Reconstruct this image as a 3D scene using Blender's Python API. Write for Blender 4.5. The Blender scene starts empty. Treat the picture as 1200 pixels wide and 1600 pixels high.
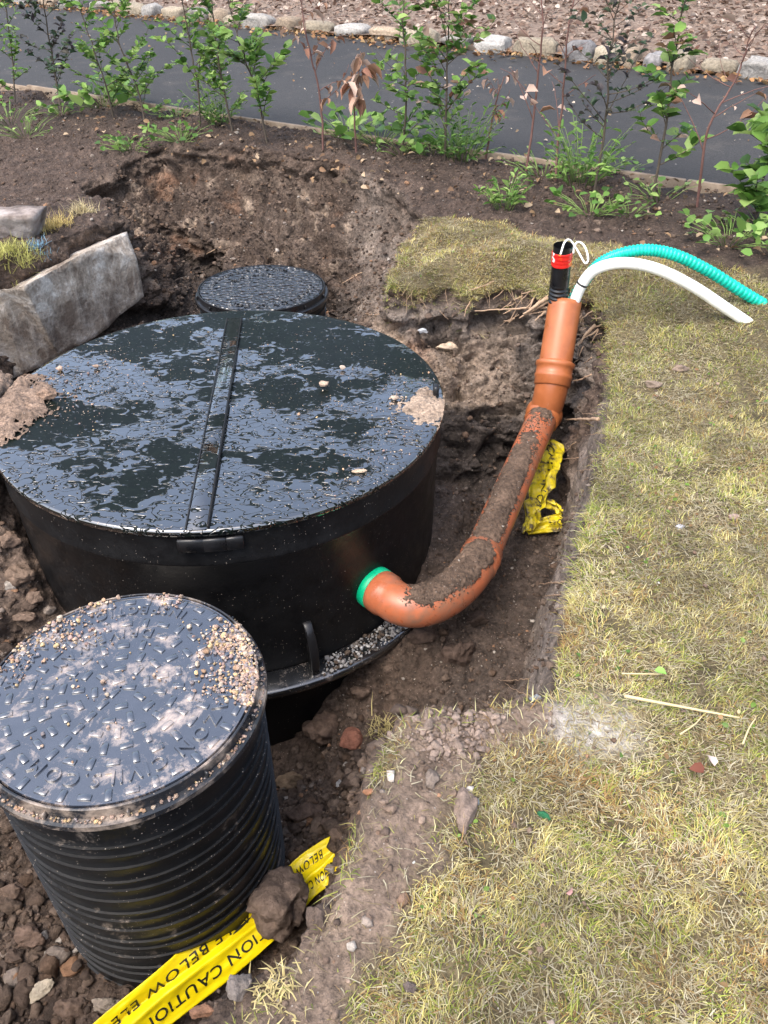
import bpy, bmesh, math, random
import numpy as np
from mathutils import Vector, Matrix

rng = np.random.default_rng(7)
random.seed(7)
scene = bpy.context.scene
COL = scene.collection
pi = math.pi

# ------------------------------------------------------------------ camera
CAM_H, PITCH, FPX = 1.5, math.radians(37.0), 1210.0      # metres, down-tilt, focal length for a 1200x1600 frame
cd = bpy.data.cameras.new('camera')
cd.sensor_fit = 'VERTICAL'
cd.sensor_height = 24.0
cd.lens = 24.0 * FPX / 1600.0
cd.clip_start = 0.02
cd.clip_end = 400
cam = bpy.data.objects.new('camera', cd)
cam.location = (0, 0, CAM_H)
cam.rotation_euler = (pi / 2 - PITCH, 0, 0)
COL.objects.link(cam)
scene.camera = cam

# ------------------------------------------------------------------ sky, sun, exposure (bright overcast)
SUN_EL, SUN_AZ = math.radians(60), math.radians(222)
w = bpy.data.worlds.new('World')
scene.world = w
w.use_nodes = True
wn, wl = w.node_tree.nodes, w.node_tree.links
sky = wn.new('ShaderNodeTexSky')
sky.sky_type = 'NISHITA'
sky.sun_disc = False
sky.sun_elevation = SUN_EL
sky.sun_rotation = SUN_AZ
sky.air_density = 1.0
sky.dust_density = 4.0
sky.ozone_density = 1.0
hs = wn.new('ShaderNodeHueSaturation')
hs.inputs['Saturation'].default_value = 0.78
wl.new(sky.outputs[0], hs.inputs['Color'])
wl.new(hs.outputs[0], wn['Background'].inputs[0])
wn['Background'].inputs[1].default_value = 0.15
sd = bpy.data.lights.new('sun', 'SUN')
sd.energy = 0.6
sd.angle = math.radians(40)
sd.color = (1.0, 0.92, 0.80)
sun = bpy.data.objects.new('sun', sd)
v = Vector((math.sin(SUN_AZ) * math.cos(SUN_EL), math.cos(SUN_AZ) * math.cos(SUN_EL), math.sin(SUN_EL)))
sun.rotation_euler = v.to_track_quat('Z', 'Y').to_euler()
sun.location = (0, 0, 8)
COL.objects.link(sun)
vs = scene.view_settings
vs.view_transform = 'Standard'
vs.look = 'None'
vs.exposure = 1.64
vs.gamma = 1.0
vs.use_curve_mapping = False
try:
    scene.cycles.use_denoising = True
    scene.cycles.max_bounces = 6
    scene.cycles.transparent_max_bounces = 4
except Exception:
    pass

# ------------------------------------------------------------------ survey: a pixel of the 1200x1600 frame and a height give a place
_fw = np.array([0, math.cos(PITCH), -math.sin(PITCH)])
_up = np.array([0, math.sin(PITCH), math.cos(PITCH)])
_rt = np.array([1.0, 0, 0])
def direction(px, py):
    return _fw + _rt * (px - 600) / FPX - _up * (py - 800) / FPX
def at(px, py, z=0.0):
    d = direction(px, py)
    return np.array([0, 0, CAM_H]) + d * ((z - CAM_H) / d[2])

# ------------------------------------------------------------------ noise
_perm = np.random.default_rng(3).permutation(256)
_perm = np.concatenate([_perm, _perm, _perm])
_grad = np.random.default_rng(4).normal(size=(256, 3))
_grad /= np.linalg.norm(_grad, axis=1)[:, None]
def perlin(p):
    p = np.asarray(p, float)
    i = np.floor(p).astype(int)
    f = p - i
    u = f * f * f * (f * (f * 6 - 15) + 10)
    i &= 255
    out = 0
    for dx in (0, 1):
        for dy in (0, 1):
            for dz in (0, 1):
                h = _perm[_perm[_perm[(i[:, 0] + dx) & 255] + ((i[:, 1] + dy) & 255)] + ((i[:, 2] + dz) & 255)]
                g = _grad[h]
                dot = g[:, 0] * (f[:, 0] - dx) + g[:, 1] * (f[:, 1] - dy) + g[:, 2] * (f[:, 2] - dz)
                wgt = (u[:, 0] if dx else 1 - u[:, 0]) * (u[:, 1] if dy else 1 - u[:, 1]) * (u[:, 2] if dz else 1 - u[:, 2])
                out = out + wgt * dot
    return out * 1.5
def fbm(p, octv=4, gain=0.5, off=0.0):
    p = np.asarray(p, float) + off
    a, s, o = 1.0, 0, 0
    for k in range(octv):
        s = s + a * perlin(p * (2.03 ** k) + 17.3 * k)
        o += a
        a *= gain
    return s / o * 1.6
def worley(p, seed=0):
    p = np.asarray(p, float)
    i = np.floor(p).astype(int)
    best = np.full(len(p), 9.0)
    idb = np.zeros(len(p))
    for dx in (-1, 0, 1):
        for dy in (-1, 0, 1):
            for dz in (-1, 0, 1):
                c = i + np.array([dx, dy, dz])
                h = _perm[_perm[_perm[(c[:, 0] + seed) & 255] + (c[:, 1] & 255)] + (c[:, 2] & 255)]
                q = c + 0.5 + 0.45 * _grad[h]
                dd = np.sqrt(((p - q) ** 2).sum(1))
                m = dd < best
                best = np.where(m, dd, best)
                idb = np.where(m, h / 255.0, idb)
    return best, idb
def ss(a, b, x):
    t = np.clip((x - a) / (b - a), 0, 1)
    return t * t * (3 - 2 * t)

# ------------------------------------------------------------------ mesh helpers
def mesh_np(name, verts, faces, mat=None, parent=None, color=None, smooth=True, link=True):
    """faces: list of (M,k) int arrays; color: (N,3) per-vertex colour attribute 'col'"""
    verts = np.asarray(verts, float)
    me = bpy.data.meshes.new(name)
    faces = [np.asarray(f) for f in faces if len(f)]
    loops = np.concatenate([f.ravel() for f in faces])
    tot = np.concatenate([np.full(len(f), f.shape[1]) for f in faces])
    st = np.concatenate([[0], np.cumsum(tot)[:-1]])
    me.vertices.add(len(verts))
    me.vertices.foreach_set('co', verts.ravel())
    me.loops.add(len(loops))
    me.loops.foreach_set('vertex_index', loops.astype(np.int32))
    me.polygons.add(len(tot))
    me.polygons.foreach_set('loop_start', st.astype(np.int32))
    me.polygons.foreach_set('loop_total', tot.astype(np.int32))
    if smooth:
        me.polygons.foreach_set('use_smooth', np.ones(len(tot), bool))
    me.update(calc_edges=True)
    if color is not None:
        a = me.color_attributes.new('col', 'FLOAT_COLOR', 'POINT')
        c = np.ones((len(verts), 4))
        c[:, :3] = color
        a.data.foreach_set('color', c.ravel())
    if mat is not None:
        me.materials.append(mat)
    if not link:
        return me
    return add(name, me, parent)
def add(name, me, parent=None, loc=None, rot=None):
    o = bpy.data.objects.new(name, me)
    COL.objects.link(o)
    if parent is not None:
        o.parent = parent
    if loc is not None:
        o.location = loc
    if rot is not None:
        o.rotation_euler = rot
    return o
def tag(o, label=None, cat=None, group=None, kind=None):
    if label: o['label'] = label
    if cat: o['category'] = cat
    if group: o['group'] = group
    if kind: o['kind'] = kind
    return o
def thing(name, label, cat, loc=(0, 0, 0), group=None, rot=None):
    o = bpy.data.objects.new(name, None)
    o.empty_display_size = 0.1
    COL.objects.link(o)
    o.location = loc
    if rot: o.rotation_euler = rot
    return tag(o, label, cat, group)
def sharpen(o, deg=28):
    try: o.data.set_sharp_from_angle(angle=math.radians(deg))
    except Exception: pass
    return o
class MB:
    """collects vertices and faces for one mesh"""
    def __init__(s):
        s.v, s.f, s.c, s.n = [], {}, [], 0
    def put(s, v, faces, col=None):
        v = np.asarray(v, float)
        for f in faces:
            f = np.asarray(f)
            if len(f): s.f.setdefault(f.shape[1], []).append(f + s.n)
        s.v.append(v)
        s.n += len(v)
        if col is not None:
            s.c.append(np.broadcast_to(np.asarray(col, float), (len(v), 3)))
        return s
    def build(s, name, mat, parent=None, smooth=True, link=True):
        return mesh_np(name, np.concatenate(s.v), [np.concatenate(q) for q in s.f.values()], mat, parent,
                       np.concatenate(s.c) if s.c else None, smooth, link)
def spline(pts, n):
    P = np.asarray(pts, float)
    P = np.vstack([2 * P[0] - P[1], P, 2 * P[-1] - P[-2]])
    t = np.linspace(0, len(P) - 3 - 1e-9, n)
    i = t.astype(int)
    f = (t - i)[:, None]
    a, b, c, d = P[i], P[i + 1], P[i + 2], P[i + 3]
    return 0.5 * (2 * b + (c - a) * f + (2 * a - 5 * b + 4 * c - d) * f ** 2 + (3 * b - a - 3 * c + d) * f ** 3)
def frames(path):
    T = np.gradient(path, axis=0)
    T /= np.linalg.norm(T, axis=1)[:, None] + 1e-12
    ref = np.array([0, 0, 1.0]) if abs(T[0][2]) < 0.9 else np.array([0, 1.0, 0])
    N = []
    n = ref - T[0] * ref.dot(T[0])
    for t in T:
        n = n - t * n.dot(t)
        n = n / np.linalg.norm(n)
        N.append(n)
    N = np.array(N)
    return T, N, np.cross(T, N)
def sweep(path, radii, seg=16, cap=True):
    path = np.asarray(path, float)
    T, N, B = frames(path)
    m = len(path)
    radii = np.broadcast_to(np.asarray(radii, float), (m,))
    a = np.linspace(0, 2 * pi, seg, endpoint=False)
    v = path[:, None] + radii[:, None, None] * (np.cos(a)[None, :, None] * N[:, None] + np.sin(a)[None, :, None] * B[:, None])
    v = v.reshape(-1, 3)
    i = np.arange(m - 1)[:, None] * seg
    j = np.arange(seg)[None]
    k = (j + 1) % seg
    q = np.stack([i + j, i + k, i + seg + k, i + seg + j], -1).reshape(-1, 4)
    fs = [q]
    if cap:
        v = np.vstack([v, path[0], path[-1]])
        jj = np.arange(seg)
        kk = (jj + 1) % seg
        t1 = np.stack([kk, jj, np.full(seg, m * seg)], 1)
        t2 = np.stack([(m - 1) * seg + jj, (m - 1) * seg + kk, np.full(seg, m * seg + 1)], 1)
        fs.append(np.vstack([t1, t2]))
    return v, fs
def lathe(profile, seg=96, closed=False):
    P = np.asarray(profile, float)
    m = len(P)
    a = np.linspace(0, 2 * pi, seg, endpoint=False)
    v = np.stack([P[:, None, 0] * np.cos(a), P[:, None, 0] * np.sin(a), np.repeat(P[:, 1:2], seg, 1)], -1).reshape(-1, 3)
    mm = m if closed else m - 1
    i = np.arange(mm)[:, None] * seg
    i2 = ((np.arange(mm)[:, None] + 1) % m) * seg
    j = np.arange(seg)[None]
    k = (j + 1) % seg
    return v, [np.stack([i + j, i + k, i2 + k, i2 + j], -1).reshape(-1, 4)]
def disc(r, z, seg=96, rings=1):
    v, f = lathe([(r * (1 - q), z) for q in np.linspace(0, 0.995, rings + 1)][::-1], seg)
    return v, [x[:, ::-1] for x in f]
def box(cx, cy, cz, sx, sy, sz, bev=0.0):
    bm = bmesh.new()
    bmesh.ops.create_cube(bm, size=1)
    bmesh.ops.scale(bm, vec=(sx, sy, sz), verts=bm.verts)
    if bev:
        bmesh.ops.bevel(bm, geom=bm.edges[:], offset=bev, segments=1, affect='EDGES')
    bmesh.ops.triangulate(bm, faces=bm.faces[:])
    v = np.array([x.co[:] for x in bm.verts]) + (cx, cy, cz)
    f = np.array([[q.index for q in x.verts] for x in bm.faces])
    bm.free()
    return v, [f]
def ico(sub):
    bm = bmesh.new()
    bmesh.ops.create_icosphere(bm, subdivisions=sub, radius=1)
    v = np.array([x.co[:] for x in bm.verts])
    f = np.array([[q.index for q in x.verts] for x in bm.faces])
    bm.free()
    return v, f
ICO = {s: ico(s) for s in (1, 2, 3, 4)}
def rock_shape(sub, r, facets=8, rough=0.12, cut=(0.5, 0.88)):
    v, f = ICO[sub]
    v = v.copy()
    for k in range(facets):
        n = r.normal(size=3)
        n /= np.linalg.norm(n)
        h = r.uniform(*cut)
        d = v @ n
        v -= np.maximum(d - h, 0)[:, None] * n * 0.93
    v += (v / np.linalg.norm(v, axis=1)[:, None]) * (rough * fbm(v * 1.6, 3, off=r.uniform(0, 50)))[:, None]
    return v, f
def rotm(r):
    q = r.normal(size=4)
    q /= np.linalg.norm(q)
    a, b, c, d = q
    return np.array([[1 - 2 * (c * c + d * d), 2 * (b * c - a * d), 2 * (b * d + a * c)],
                     [2 * (b * c + a * d), 1 - 2 * (b * b + d * d), 2 * (c * d - a * b)],
                     [2 * (b * d - a * c), 2 * (c * d + a * b), 1 - 2 * (b * b + c * c)]])

# ------------------------------------------------------------------ materials
def new_mat(name):
    m = bpy.data.materials.new(name)
    m.use_nodes = True
    nt = m.node_tree
    return m, nt, nt.nodes, nt.links, nt.nodes['Principled BSDF']
def tex_noise(nt, scale, detail=4, rough=0.55, vec=None, dist=0.0):
    n = nt.nodes.new('ShaderNodeTexNoise')
    n.inputs['Scale'].default_value = scale
    n.inputs['Detail'].default_value = detail
    n.inputs['Roughness'].default_value = rough
    n.inputs['Distortion'].default_value = dist
    if vec: nt.links.new(vec, n.inputs['Vector'])
    return n
def ramp(nt, src, stops):
    r = nt.nodes.new('ShaderNodeValToRGB')
    e = r.color_ramp.elements
    while len(e) < len(stops): e.new(0.5)
    for el, (p, c) in zip(e, stops):
        el.position = p
        el.color = (*(c if hasattr(c, '__len__') else (c, c, c)), 1)
    nt.links.new(src, r.inputs[0])
    return r
def mix(nt, fac, a, b, mode='MIX'):
    m = nt.nodes.new('ShaderNodeMix')
    m.data_type = 'RGBA'
    m.blend_type = mode
    for s, val in ((m.inputs['Factor'], fac), (m.inputs['A'], a), (m.inputs['B'], b)):
        if hasattr(val, 'is_output'): nt.links.new(val, s)
        elif isinstance(val, (int, float)): s.default_value = val if s.type == 'VALUE' else (val, val, val, 1)
        else: s.default_value = (*val, 1)
    return m.outputs['Result']
def math_node(nt, op, a, b=0.0, c=None):
    m = nt.nodes.new('ShaderNodeMath')
    m.operation = op
    for k, val in enumerate((a, b) if c is None else (a, b, c)):
        if hasattr(val, 'is_output'): nt.links.new(val, m.inputs[k])
        else: m.inputs[k].default_value = val
    return m.outputs[0]
def bump(nt, h, strength, dist, prev=None):
    b = nt.nodes.new('ShaderNodeBump')
    b.inputs['Strength'].default_value = strength
    b.inputs['Distance'].default_value = dist
    nt.links.new(h, b.inputs['Height'])
    if prev: nt.links.new(prev, b.inputs['Normal'])
    return b.outputs[0]
def objco(nt):
    return nt.nodes.new('ShaderNodeTexCoord').outputs['Object']
def geomp(nt):
    return nt.nodes.new('ShaderNodeNewGeometry').outputs['Position']
def col_attr(nt):
    a = nt.nodes.new('ShaderNodeAttribute')
    a.attribute_name = 'col'
    return a.outputs['Color']

def soil_material(name='soil'):
    m, nt, N, L, B = new_mat(name)
    c = col_attr(nt)
    P = geomp(nt)
    n1 = tex_noise(nt, 9, 5, 0.6, P)
    n2 = tex_noise(nt, 70, 5, 0.65, P)
    k1 = ramp(nt, n1.outputs['Fac'], [(0.3, 0.62), (0.7, 1.38)])
    k2 = ramp(nt, n2.outputs['Fac'], [(0.3, 0.55), (0.72, 1.5)])
    x = mix(nt, 1.0, c, k1.outputs[0], 'MULTIPLY')
    x = mix(nt, 1.0, x, k2.outputs[0], 'MULTIPLY')
    vo = N.new('ShaderNodeTexVoronoi')
    vo.inputs['Scale'].default_value = 120
    L.new(P, vo.inputs['Vector'])
    gr = tex_noise(nt, 35, 2, 0.5, P)
    sp = ramp(nt, vo.outputs['Distance'], [(0.16, 1.0), (0.24, 0.0)])
    sel = N.new('ShaderNodeSeparateColor')
    L.new(vo.outputs['Color'], sel.inputs[0])
    pick = math_node(nt, 'GREATER_THAN', sel.outputs[0], 0.88)
    fac = math_node(nt, 'MULTIPLY', sp.outputs[0], pick)
    x = mix(nt, fac, x, mix(nt, sel.outputs[1], (0.30, 0.21, 0.15), (0.42, 0.38, 0.34)))
    L.new(x, B.inputs['Base Color'])
    B.inputs['Roughness'].default_value = 0.88
    B.inputs['Specular IOR Level'].default_value = 0.3
    n3 = tex_noise(nt, 38, 6, 0.7, P)
    v2 = N.new('ShaderNodeTexVoronoi')
    v2.inputs['Scale'].default_value = 55
    L.new(P, v2.inputs['Vector'])
    b = bump(nt, n3.outputs['Fac'], 1.0, 0.022)
    b = bump(nt, v2.outputs['Distance'], 0.8, -0.010, b)
    b = bump(nt, n2.outputs['Fac'], 0.9, 0.007, b)
    L.new(b, B.inputs['Normal'])
    return m
SOIL = soil_material()

def rock_material(name='clod'):
    m, nt, N, L, B = new_mat(name)
    c = col_attr(nt)
    P = geomp(nt)
    n1 = tex_noise(nt, 45, 6, 0.65, P)
    k = ramp(nt, n1.outputs['Fac'], [(0.3, 0.6), (0.7, 1.4)])
    L.new(mix(nt, 1.0, c, k.outputs[0], 'MULTIPLY'), B.inputs['Base Color'])
    B.inputs['Roughness'].default_value = 0.9
    B.inputs['Specular IOR Level'].default_value = 0.25
    n2 = tex_noise(nt, 150, 5, 0.7, P)
    b = bump(nt, n1.outputs['Fac'], 0.9, 0.014)
    L.new(bump(nt, n2.outputs['Fac'], 0.9, 0.005, b), B.inputs['Normal'])
    return m
CLOD = rock_material()

def leaf_material(name, rough=0.5, trans=0.25):
    m, nt, N, L, B = new_mat(name)
    c = col_attr(nt)
    L.new(c, B.inputs['Base Color'])
    B.inputs['Roughness'].default_value = rough
    B.inputs['Specular IOR Level'].default_value = 0.3
    if trans:
        t = N.new('ShaderNodeBsdfTranslucent')
        L.new(c, t.inputs['Color'])
        s = N.new('ShaderNodeMixShader')
        s.inputs[0].default_value = trans
        L.new(B.outputs[0], s.inputs[1])
        L.new(t.outputs[0], s.inputs[2])
        L.new(s.outputs[0], N['Material Output'].inputs[0])
    return m
GRASS = leaf_material('grass', 0.7, 0.3)
LEAF = leaf_material('leaf', 0.45, 0.35)
DRYLEAF = leaf_material('dry_leaf', 0.75, 0.2)

def bark_material(name, c1, c2):
    m, nt, N, L, B = new_mat(name)
    n = tex_noise(nt, 60, 4, 0.6, geomp(nt))
    L.new(mix(nt, n.outputs['Fac'], c1, c2), B.inputs['Base Color'])
    B.inputs['Roughness'].default_value = 0.8
    L.new(bump(nt, n.outputs['Fac'], 0.4, 0.004), B.inputs['Normal'])
    return m
BARK = bark_material('bark', (0.035, 0.027, 0.02), (0.11, 0.085, 0.06))
BARKRED = bark_material('bark_red', (0.09, 0.035, 0.03), (0.2, 0.11, 0.09))
ROOT = bark_material('root', (0.22, 0.13, 0.08), (0.5, 0.36, 0.24))

def plastic(name, base, rough, dust=(0.33, 0.27, 0.22), dust_amt=0.0, speck=0.0, rvar=0.15, bumpy=0.0, ior=1.5, spec=0.5, dscale=7):
    m, nt, N, L, B = new_mat(name)
    B.inputs['IOR'].default_value = ior
    B.inputs['Specular IOR Level'].default_value = spec
    P = geomp(nt)
    n = tex_noise(nt, 14, 6, 0.65, P)
    x = mix(nt, ramp(nt, n.outputs['Fac'], [(0.35, 0.0), (0.7, 1.0)]).outputs[0], base, tuple(min(1, q * 1.35 + 0.002) for q in base))
    if dust_amt:
        n2 = tex_noise(nt, dscale, 8, 0.72, P, 0.4)
        f = ramp(nt, n2.outputs['Fac'], [(0.66 - dust_amt * 0.22, 0.0), (0.78 - dust_amt * 0.15, 0.9)])
        x = mix(nt, f.outputs[0], x, dust)
    if speck:
        vo = N.new('ShaderNodeTexVoronoi')
        vo.inputs['Scale'].default_value = 170
        L.new(P, vo.inputs['Vector'])
        se = N.new('ShaderNodeSeparateColor')
        L.new(vo.outputs['Color'], se.inputs[0])
        f = math_node(nt, 'MULTIPLY', math_node(nt, 'LESS_THAN', vo.outputs['Distance'], math_node(nt, 'MULTIPLY', se.outputs[1], 0.26)),
                      math_node(nt, 'LESS_THAN', se.outputs[0], math_node(nt, 'MULTIPLY', ramp(nt, tex_noise(nt, 5, 4, 0.65, P).outputs['Fac'], [(0.42, 0.05), (0.68, 1.0)]).outputs[0], speck)))
        x = mix(nt, f, x, mix(nt, se.outputs[2], (0.14, 0.11, 0.09), (0.40, 0.35, 0.30)))
    L.new(x, B.inputs['Base Color'])
    r = ramp(nt, n.outputs['Fac'], [(0.3, max(0.04, rough - rvar)), (0.7, rough + rvar)])
    L.new(r.outputs[0], B.inputs['Roughness'])
    if bumpy:
        n3 = tex_noise(nt, 90, 3, 0.5, P)
        L.new(bump(nt, n3.outputs['Fac'], bumpy, 0.002), B.inputs['Normal'])
    return m
BLACK_BODY = plastic('black_polyethylene', (0.005, 0.005, 0.0055), 0.40, speck=0.35, dust_amt=0.06, dust=(0.05, 0.045, 0.04), bumpy=0.2, spec=0.24, rvar=0.12)
FLANGE = plastic('wet_flange', (0.008, 0.0085, 0.0095), 0.18, dust=(0.22, 0.19, 0.17), dust_amt=0.55, speck=0.8, ior=2.1, dscale=20)
BLACK_DUSTY = plastic('black_polyethylene_dusty', (0.0055, 0.006, 0.007), 0.40, speck=1.0, dust_amt=0.30, bumpy=0.12, ior=1.5, rvar=0.1, spec=0.45)
BLACK_RING = plastic('black_ring_muddy', (0.016, 0.017, 0.02), 0.32, dust=(0.42, 0.33, 0.26), speck=0.4, dust_amt=0.8)
BLACK_CLEAN = plastic('black_duct', (0.006, 0.006, 0.007), 0.32)
ORANGE = plastic('orange_pvc', (0.36, 0.105, 0.045), 0.34, dust=(0.20, 0.115, 0.075), dust_amt=0.95, bumpy=0.05)
ORANGE_RISER = plastic('orange_pvc_clean', (0.29, 0.09, 0.03), 0.38, dust=(0.45, 0.25, 0.17), dust_amt=0.08)
GREENSEAL = plastic('green_rubber', (0.0, 0.36, 0.17), 0.4)
WHITEHOSE = plastic('white_polyethylene', (0.74, 0.75, 0.70), 0.3, dust=(0.5, 0.45, 0.35), dust_amt=0.05)
TEAL = plastic('teal_duct', (0.0, 0.42, 0.31), 0.3)
RED = plastic('red_tape', (0.62, 0.03, 0.02), 0.3)
WHITECORD = plastic('white_cord', (0.75, 0.73, 0.68), 0.5)
def tape_mat():
    m, nt, N, L, B = new_mat('yellow_tape')
    n = tex_noise(nt, 16, 5, 0.6, geomp(nt))
    L.new(mix(nt, ramp(nt, n.outputs['Fac'], [(0.55, 0.0), (0.8, 0.5)]).outputs[0], (0.84, 0.66, 0.005), (0.62, 0.45, 0.05)), B.inputs['Base Color'])
    B.inputs['Roughness'].default_value = 0.28
    n2 = tex_noise(nt, 28, 3, 0.5, geomp(nt))
    L.new(bump(nt, n2.outputs['Fac'], 0.25, 0.006), B.inputs['Normal'])
    return m
TAPE = tape_mat()
def dirty_tape():
    m, nt, N, L, B = new_mat('soiled_yellow_tape')
    n = tex_noise(nt, 22, 7, 0.7, geomp(nt))
    L.new(ramp(nt, n.outputs['Fac'], [(0.40, (0.10, 0.075, 0.04)), (0.46, (0.45, 0.36, 0.02)), (0.56, (0.70, 0.56, 0.01))]).outputs[0], B.inputs['Base Color'])
    B.inputs['Roughness'].default_value = 0.35
    L.new(bump(nt, n.outputs['Fac'], 0.5, 0.01), B.inputs['Normal'])
    return m
TAPE_SOILED = dirty_tape()
INK = plastic('black_print', (0.012, 0.012, 0.01), 0.45)

def water_lid(name, base, scale, zone_lo, zone_hi, mud=0.25, tint=(0.009, 0.014, 0.011), beads=0.35):
    """wet black plastic: flat puddles parted by thin dry lines, dry satin zones with beads, dried mud on top"""
    m, nt, N, L, B = new_mat(name)
    P = objco(nt)
    mp = N.new('ShaderNodeMapping')
    mp.inputs['Scale'].default_value = (1.0, 1.5, 1.0)
    L.new(P, mp.inputs['Vector'])
    big = tex_noise(nt, 2.3, 3, 0.55, mp.outputs[0], 0.6)
    med = tex_noise(nt, scale, 1.5, 0.5, mp.outputs[0], 1.0)
    fine = tex_noise(nt, scale * 3.0, 2, 0.5, mp.outputs[0], 0.3)
    def mrange(src, lo, hi, to0=0.0, to1=1.0):
        e = N.new('ShaderNodeMapRange')
        e.inputs['From Min'].default_value = lo
        e.inputs['From Max'].default_value = hi
        e.inputs['To Min'].default_value = to0
        e.inputs['To Max'].default_value = to1
        e.interpolation_type = 'SMOOTHSTEP'
        L.new(src, e.inputs['Value'])
        return e.outputs[0]
    sep = N.new('ShaderNodeSeparateXYZ')
    L.new(P, sep.inputs[0])
    sag = math_node(nt, 'MULTIPLY_ADD', sep.outputs[1], -0.085, big.outputs['Fac'])      # the sheet sags to the near side, water gathers there
    zone = mrange(math_node(nt, 'ADD', sag, math_node(nt, 'MULTIPLY', math_node(nt, 'SUBTRACT', med.outputs['Fac'], 0.5), 0.40)), zone_lo, zone_hi)
    ridge = math_node(nt, 'ABSOLUTE', math_node(nt, 'SUBTRACT', med.outputs['Fac'], 0.5))
    lines = mrange(ridge, 0.010, 0.036)
    drop = mrange(fine.outputs['Fac'], 0.64, 0.69)
    wet = math_node(nt, 'MAXIMUM', math_node(nt, 'MULTIPLY', zone, lines), math_node(nt, 'MULTIPLY', drop, 0.55))
    n3 = tex_noise(nt, 20, 4, 0.6, P)
    dry = mix(nt, n3.outputs['Fac'], base, tint)
    x = mix(nt, wet, dry, tuple(q * 0.8 for q in base))
    md = tex_noise(nt, 5.5, 9, 0.75, P, 0.3)
    mf = ramp(nt, md.outputs['Fac'], [(0.74 - mud * 0.25, 0.0), (0.80 - mud * 0.2, 1.0)])
    vo = N.new('ShaderNodeTexVoronoi')
    vo.inputs['Scale'].default_value = 95
    L.new(P, vo.inputs['Vector'])
    se = N.new('ShaderNodeSeparateColor')
    L.new(vo.outputs['Color'], se.inputs[0])
    patchy = mrange(tex_noise(nt, 4, 3, 0.6, P).outputs['Fac'], 0.42, 0.62, 0.0, 0.22 + mud)
    spk = math_node(nt, 'MULTIPLY', math_node(nt, 'LESS_THAN', vo.outputs['Distance'], math_node(nt, 'MULTIPLY', se.outputs[1], 0.22)),
                    math_node(nt, 'LESS_THAN', se.outputs[0], patchy))
    mudf = math_node(nt, 'MAXIMUM', mf.outputs[0], spk)
    x = mix(nt, mudf, x, mix(nt, n3.outputs['Fac'], (0.50, 0.40, 0.31), (0.32, 0.24, 0.19)))
    L.new(x, B.inputs['Base Color'])
    L.new(mix(nt, mudf, mrange(wet, 0.0, 1.0, 0.30, 0.05), 0.85), B.inputs['Roughness'])
    L.new(mrange(wet, 0.0, 1.0, 1.16, 2.15), B.inputs['IOR'])
    B.inputs['Coat IOR'].default_value = 1.8
    B.inputs['Coat Roughness'].default_value = 0.02
    L.new(math_node(nt, 'MULTIPLY', wet, math_node(nt, 'SUBTRACT', 1.0, mudf)), B.inputs['Coat Weight'])
    b = bump(nt, wet, 0.8, 0.0028)
    wob = tex_noise(nt, scale * 1.6, 2, 0.5, mp.outputs[0])
    b = bump(nt, wob.outputs['Fac'], beads, 0.004, b)
    b = bump(nt, mudf, 0.4, 0.002, b)
    L.new(b, B.inputs['Normal'])
    L.new(b, B.inputs['Coat Normal'])
    return m
LID = water_lid('wet_black_lid', (0.0035, 0.0045, 0.005), 20, 0.462, 0.505, mud=0.15, beads=0.14)
LIDREAR = water_lid('beaded_black_cover', (0.010, 0.011, 0.014), 26, 0.1, 0.2, mud=0.0, beads=2.5)
def beaded_mat():
    m, nt, N, L, B = new_mat('rain_beaded_cover')
    P = objco(nt)
    vo = N.new('ShaderNodeTexVoronoi')
    vo.inputs['Scale'].default_value = 38
    vo.inputs['Randomness'].default_value = 1.0
    L.new(P, vo.inputs['Vector'])
    n = tex_noise(nt, 30, 3, 0.6, P)
    B.inputs['Base Color'].default_value = (0.008, 0.009, 0.011, 1)
    L.new(ramp(nt, n.outputs['Fac'], [(0.4, 0.05), (0.6, 0.3)]).outputs[0], B.inputs['Roughness'])
    B.inputs['IOR'].default_value = 2.2
    b = bump(nt, vo.outputs['Distance'], 1.0, -0.016)
    L.new(bump(nt, n.outputs['Fac'], 0.6, 0.008, b), B.inputs['Normal'])
    return m
LIDREAR = beaded_mat()
COVER = plastic('muddy_black_cover', (0.022, 0.026, 0.036), 0.16, dust=(0.52, 0.41, 0.33), dust_amt=0.62, speck=0.25, rvar=0.06, ior=2.4, dscale=11)

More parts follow.
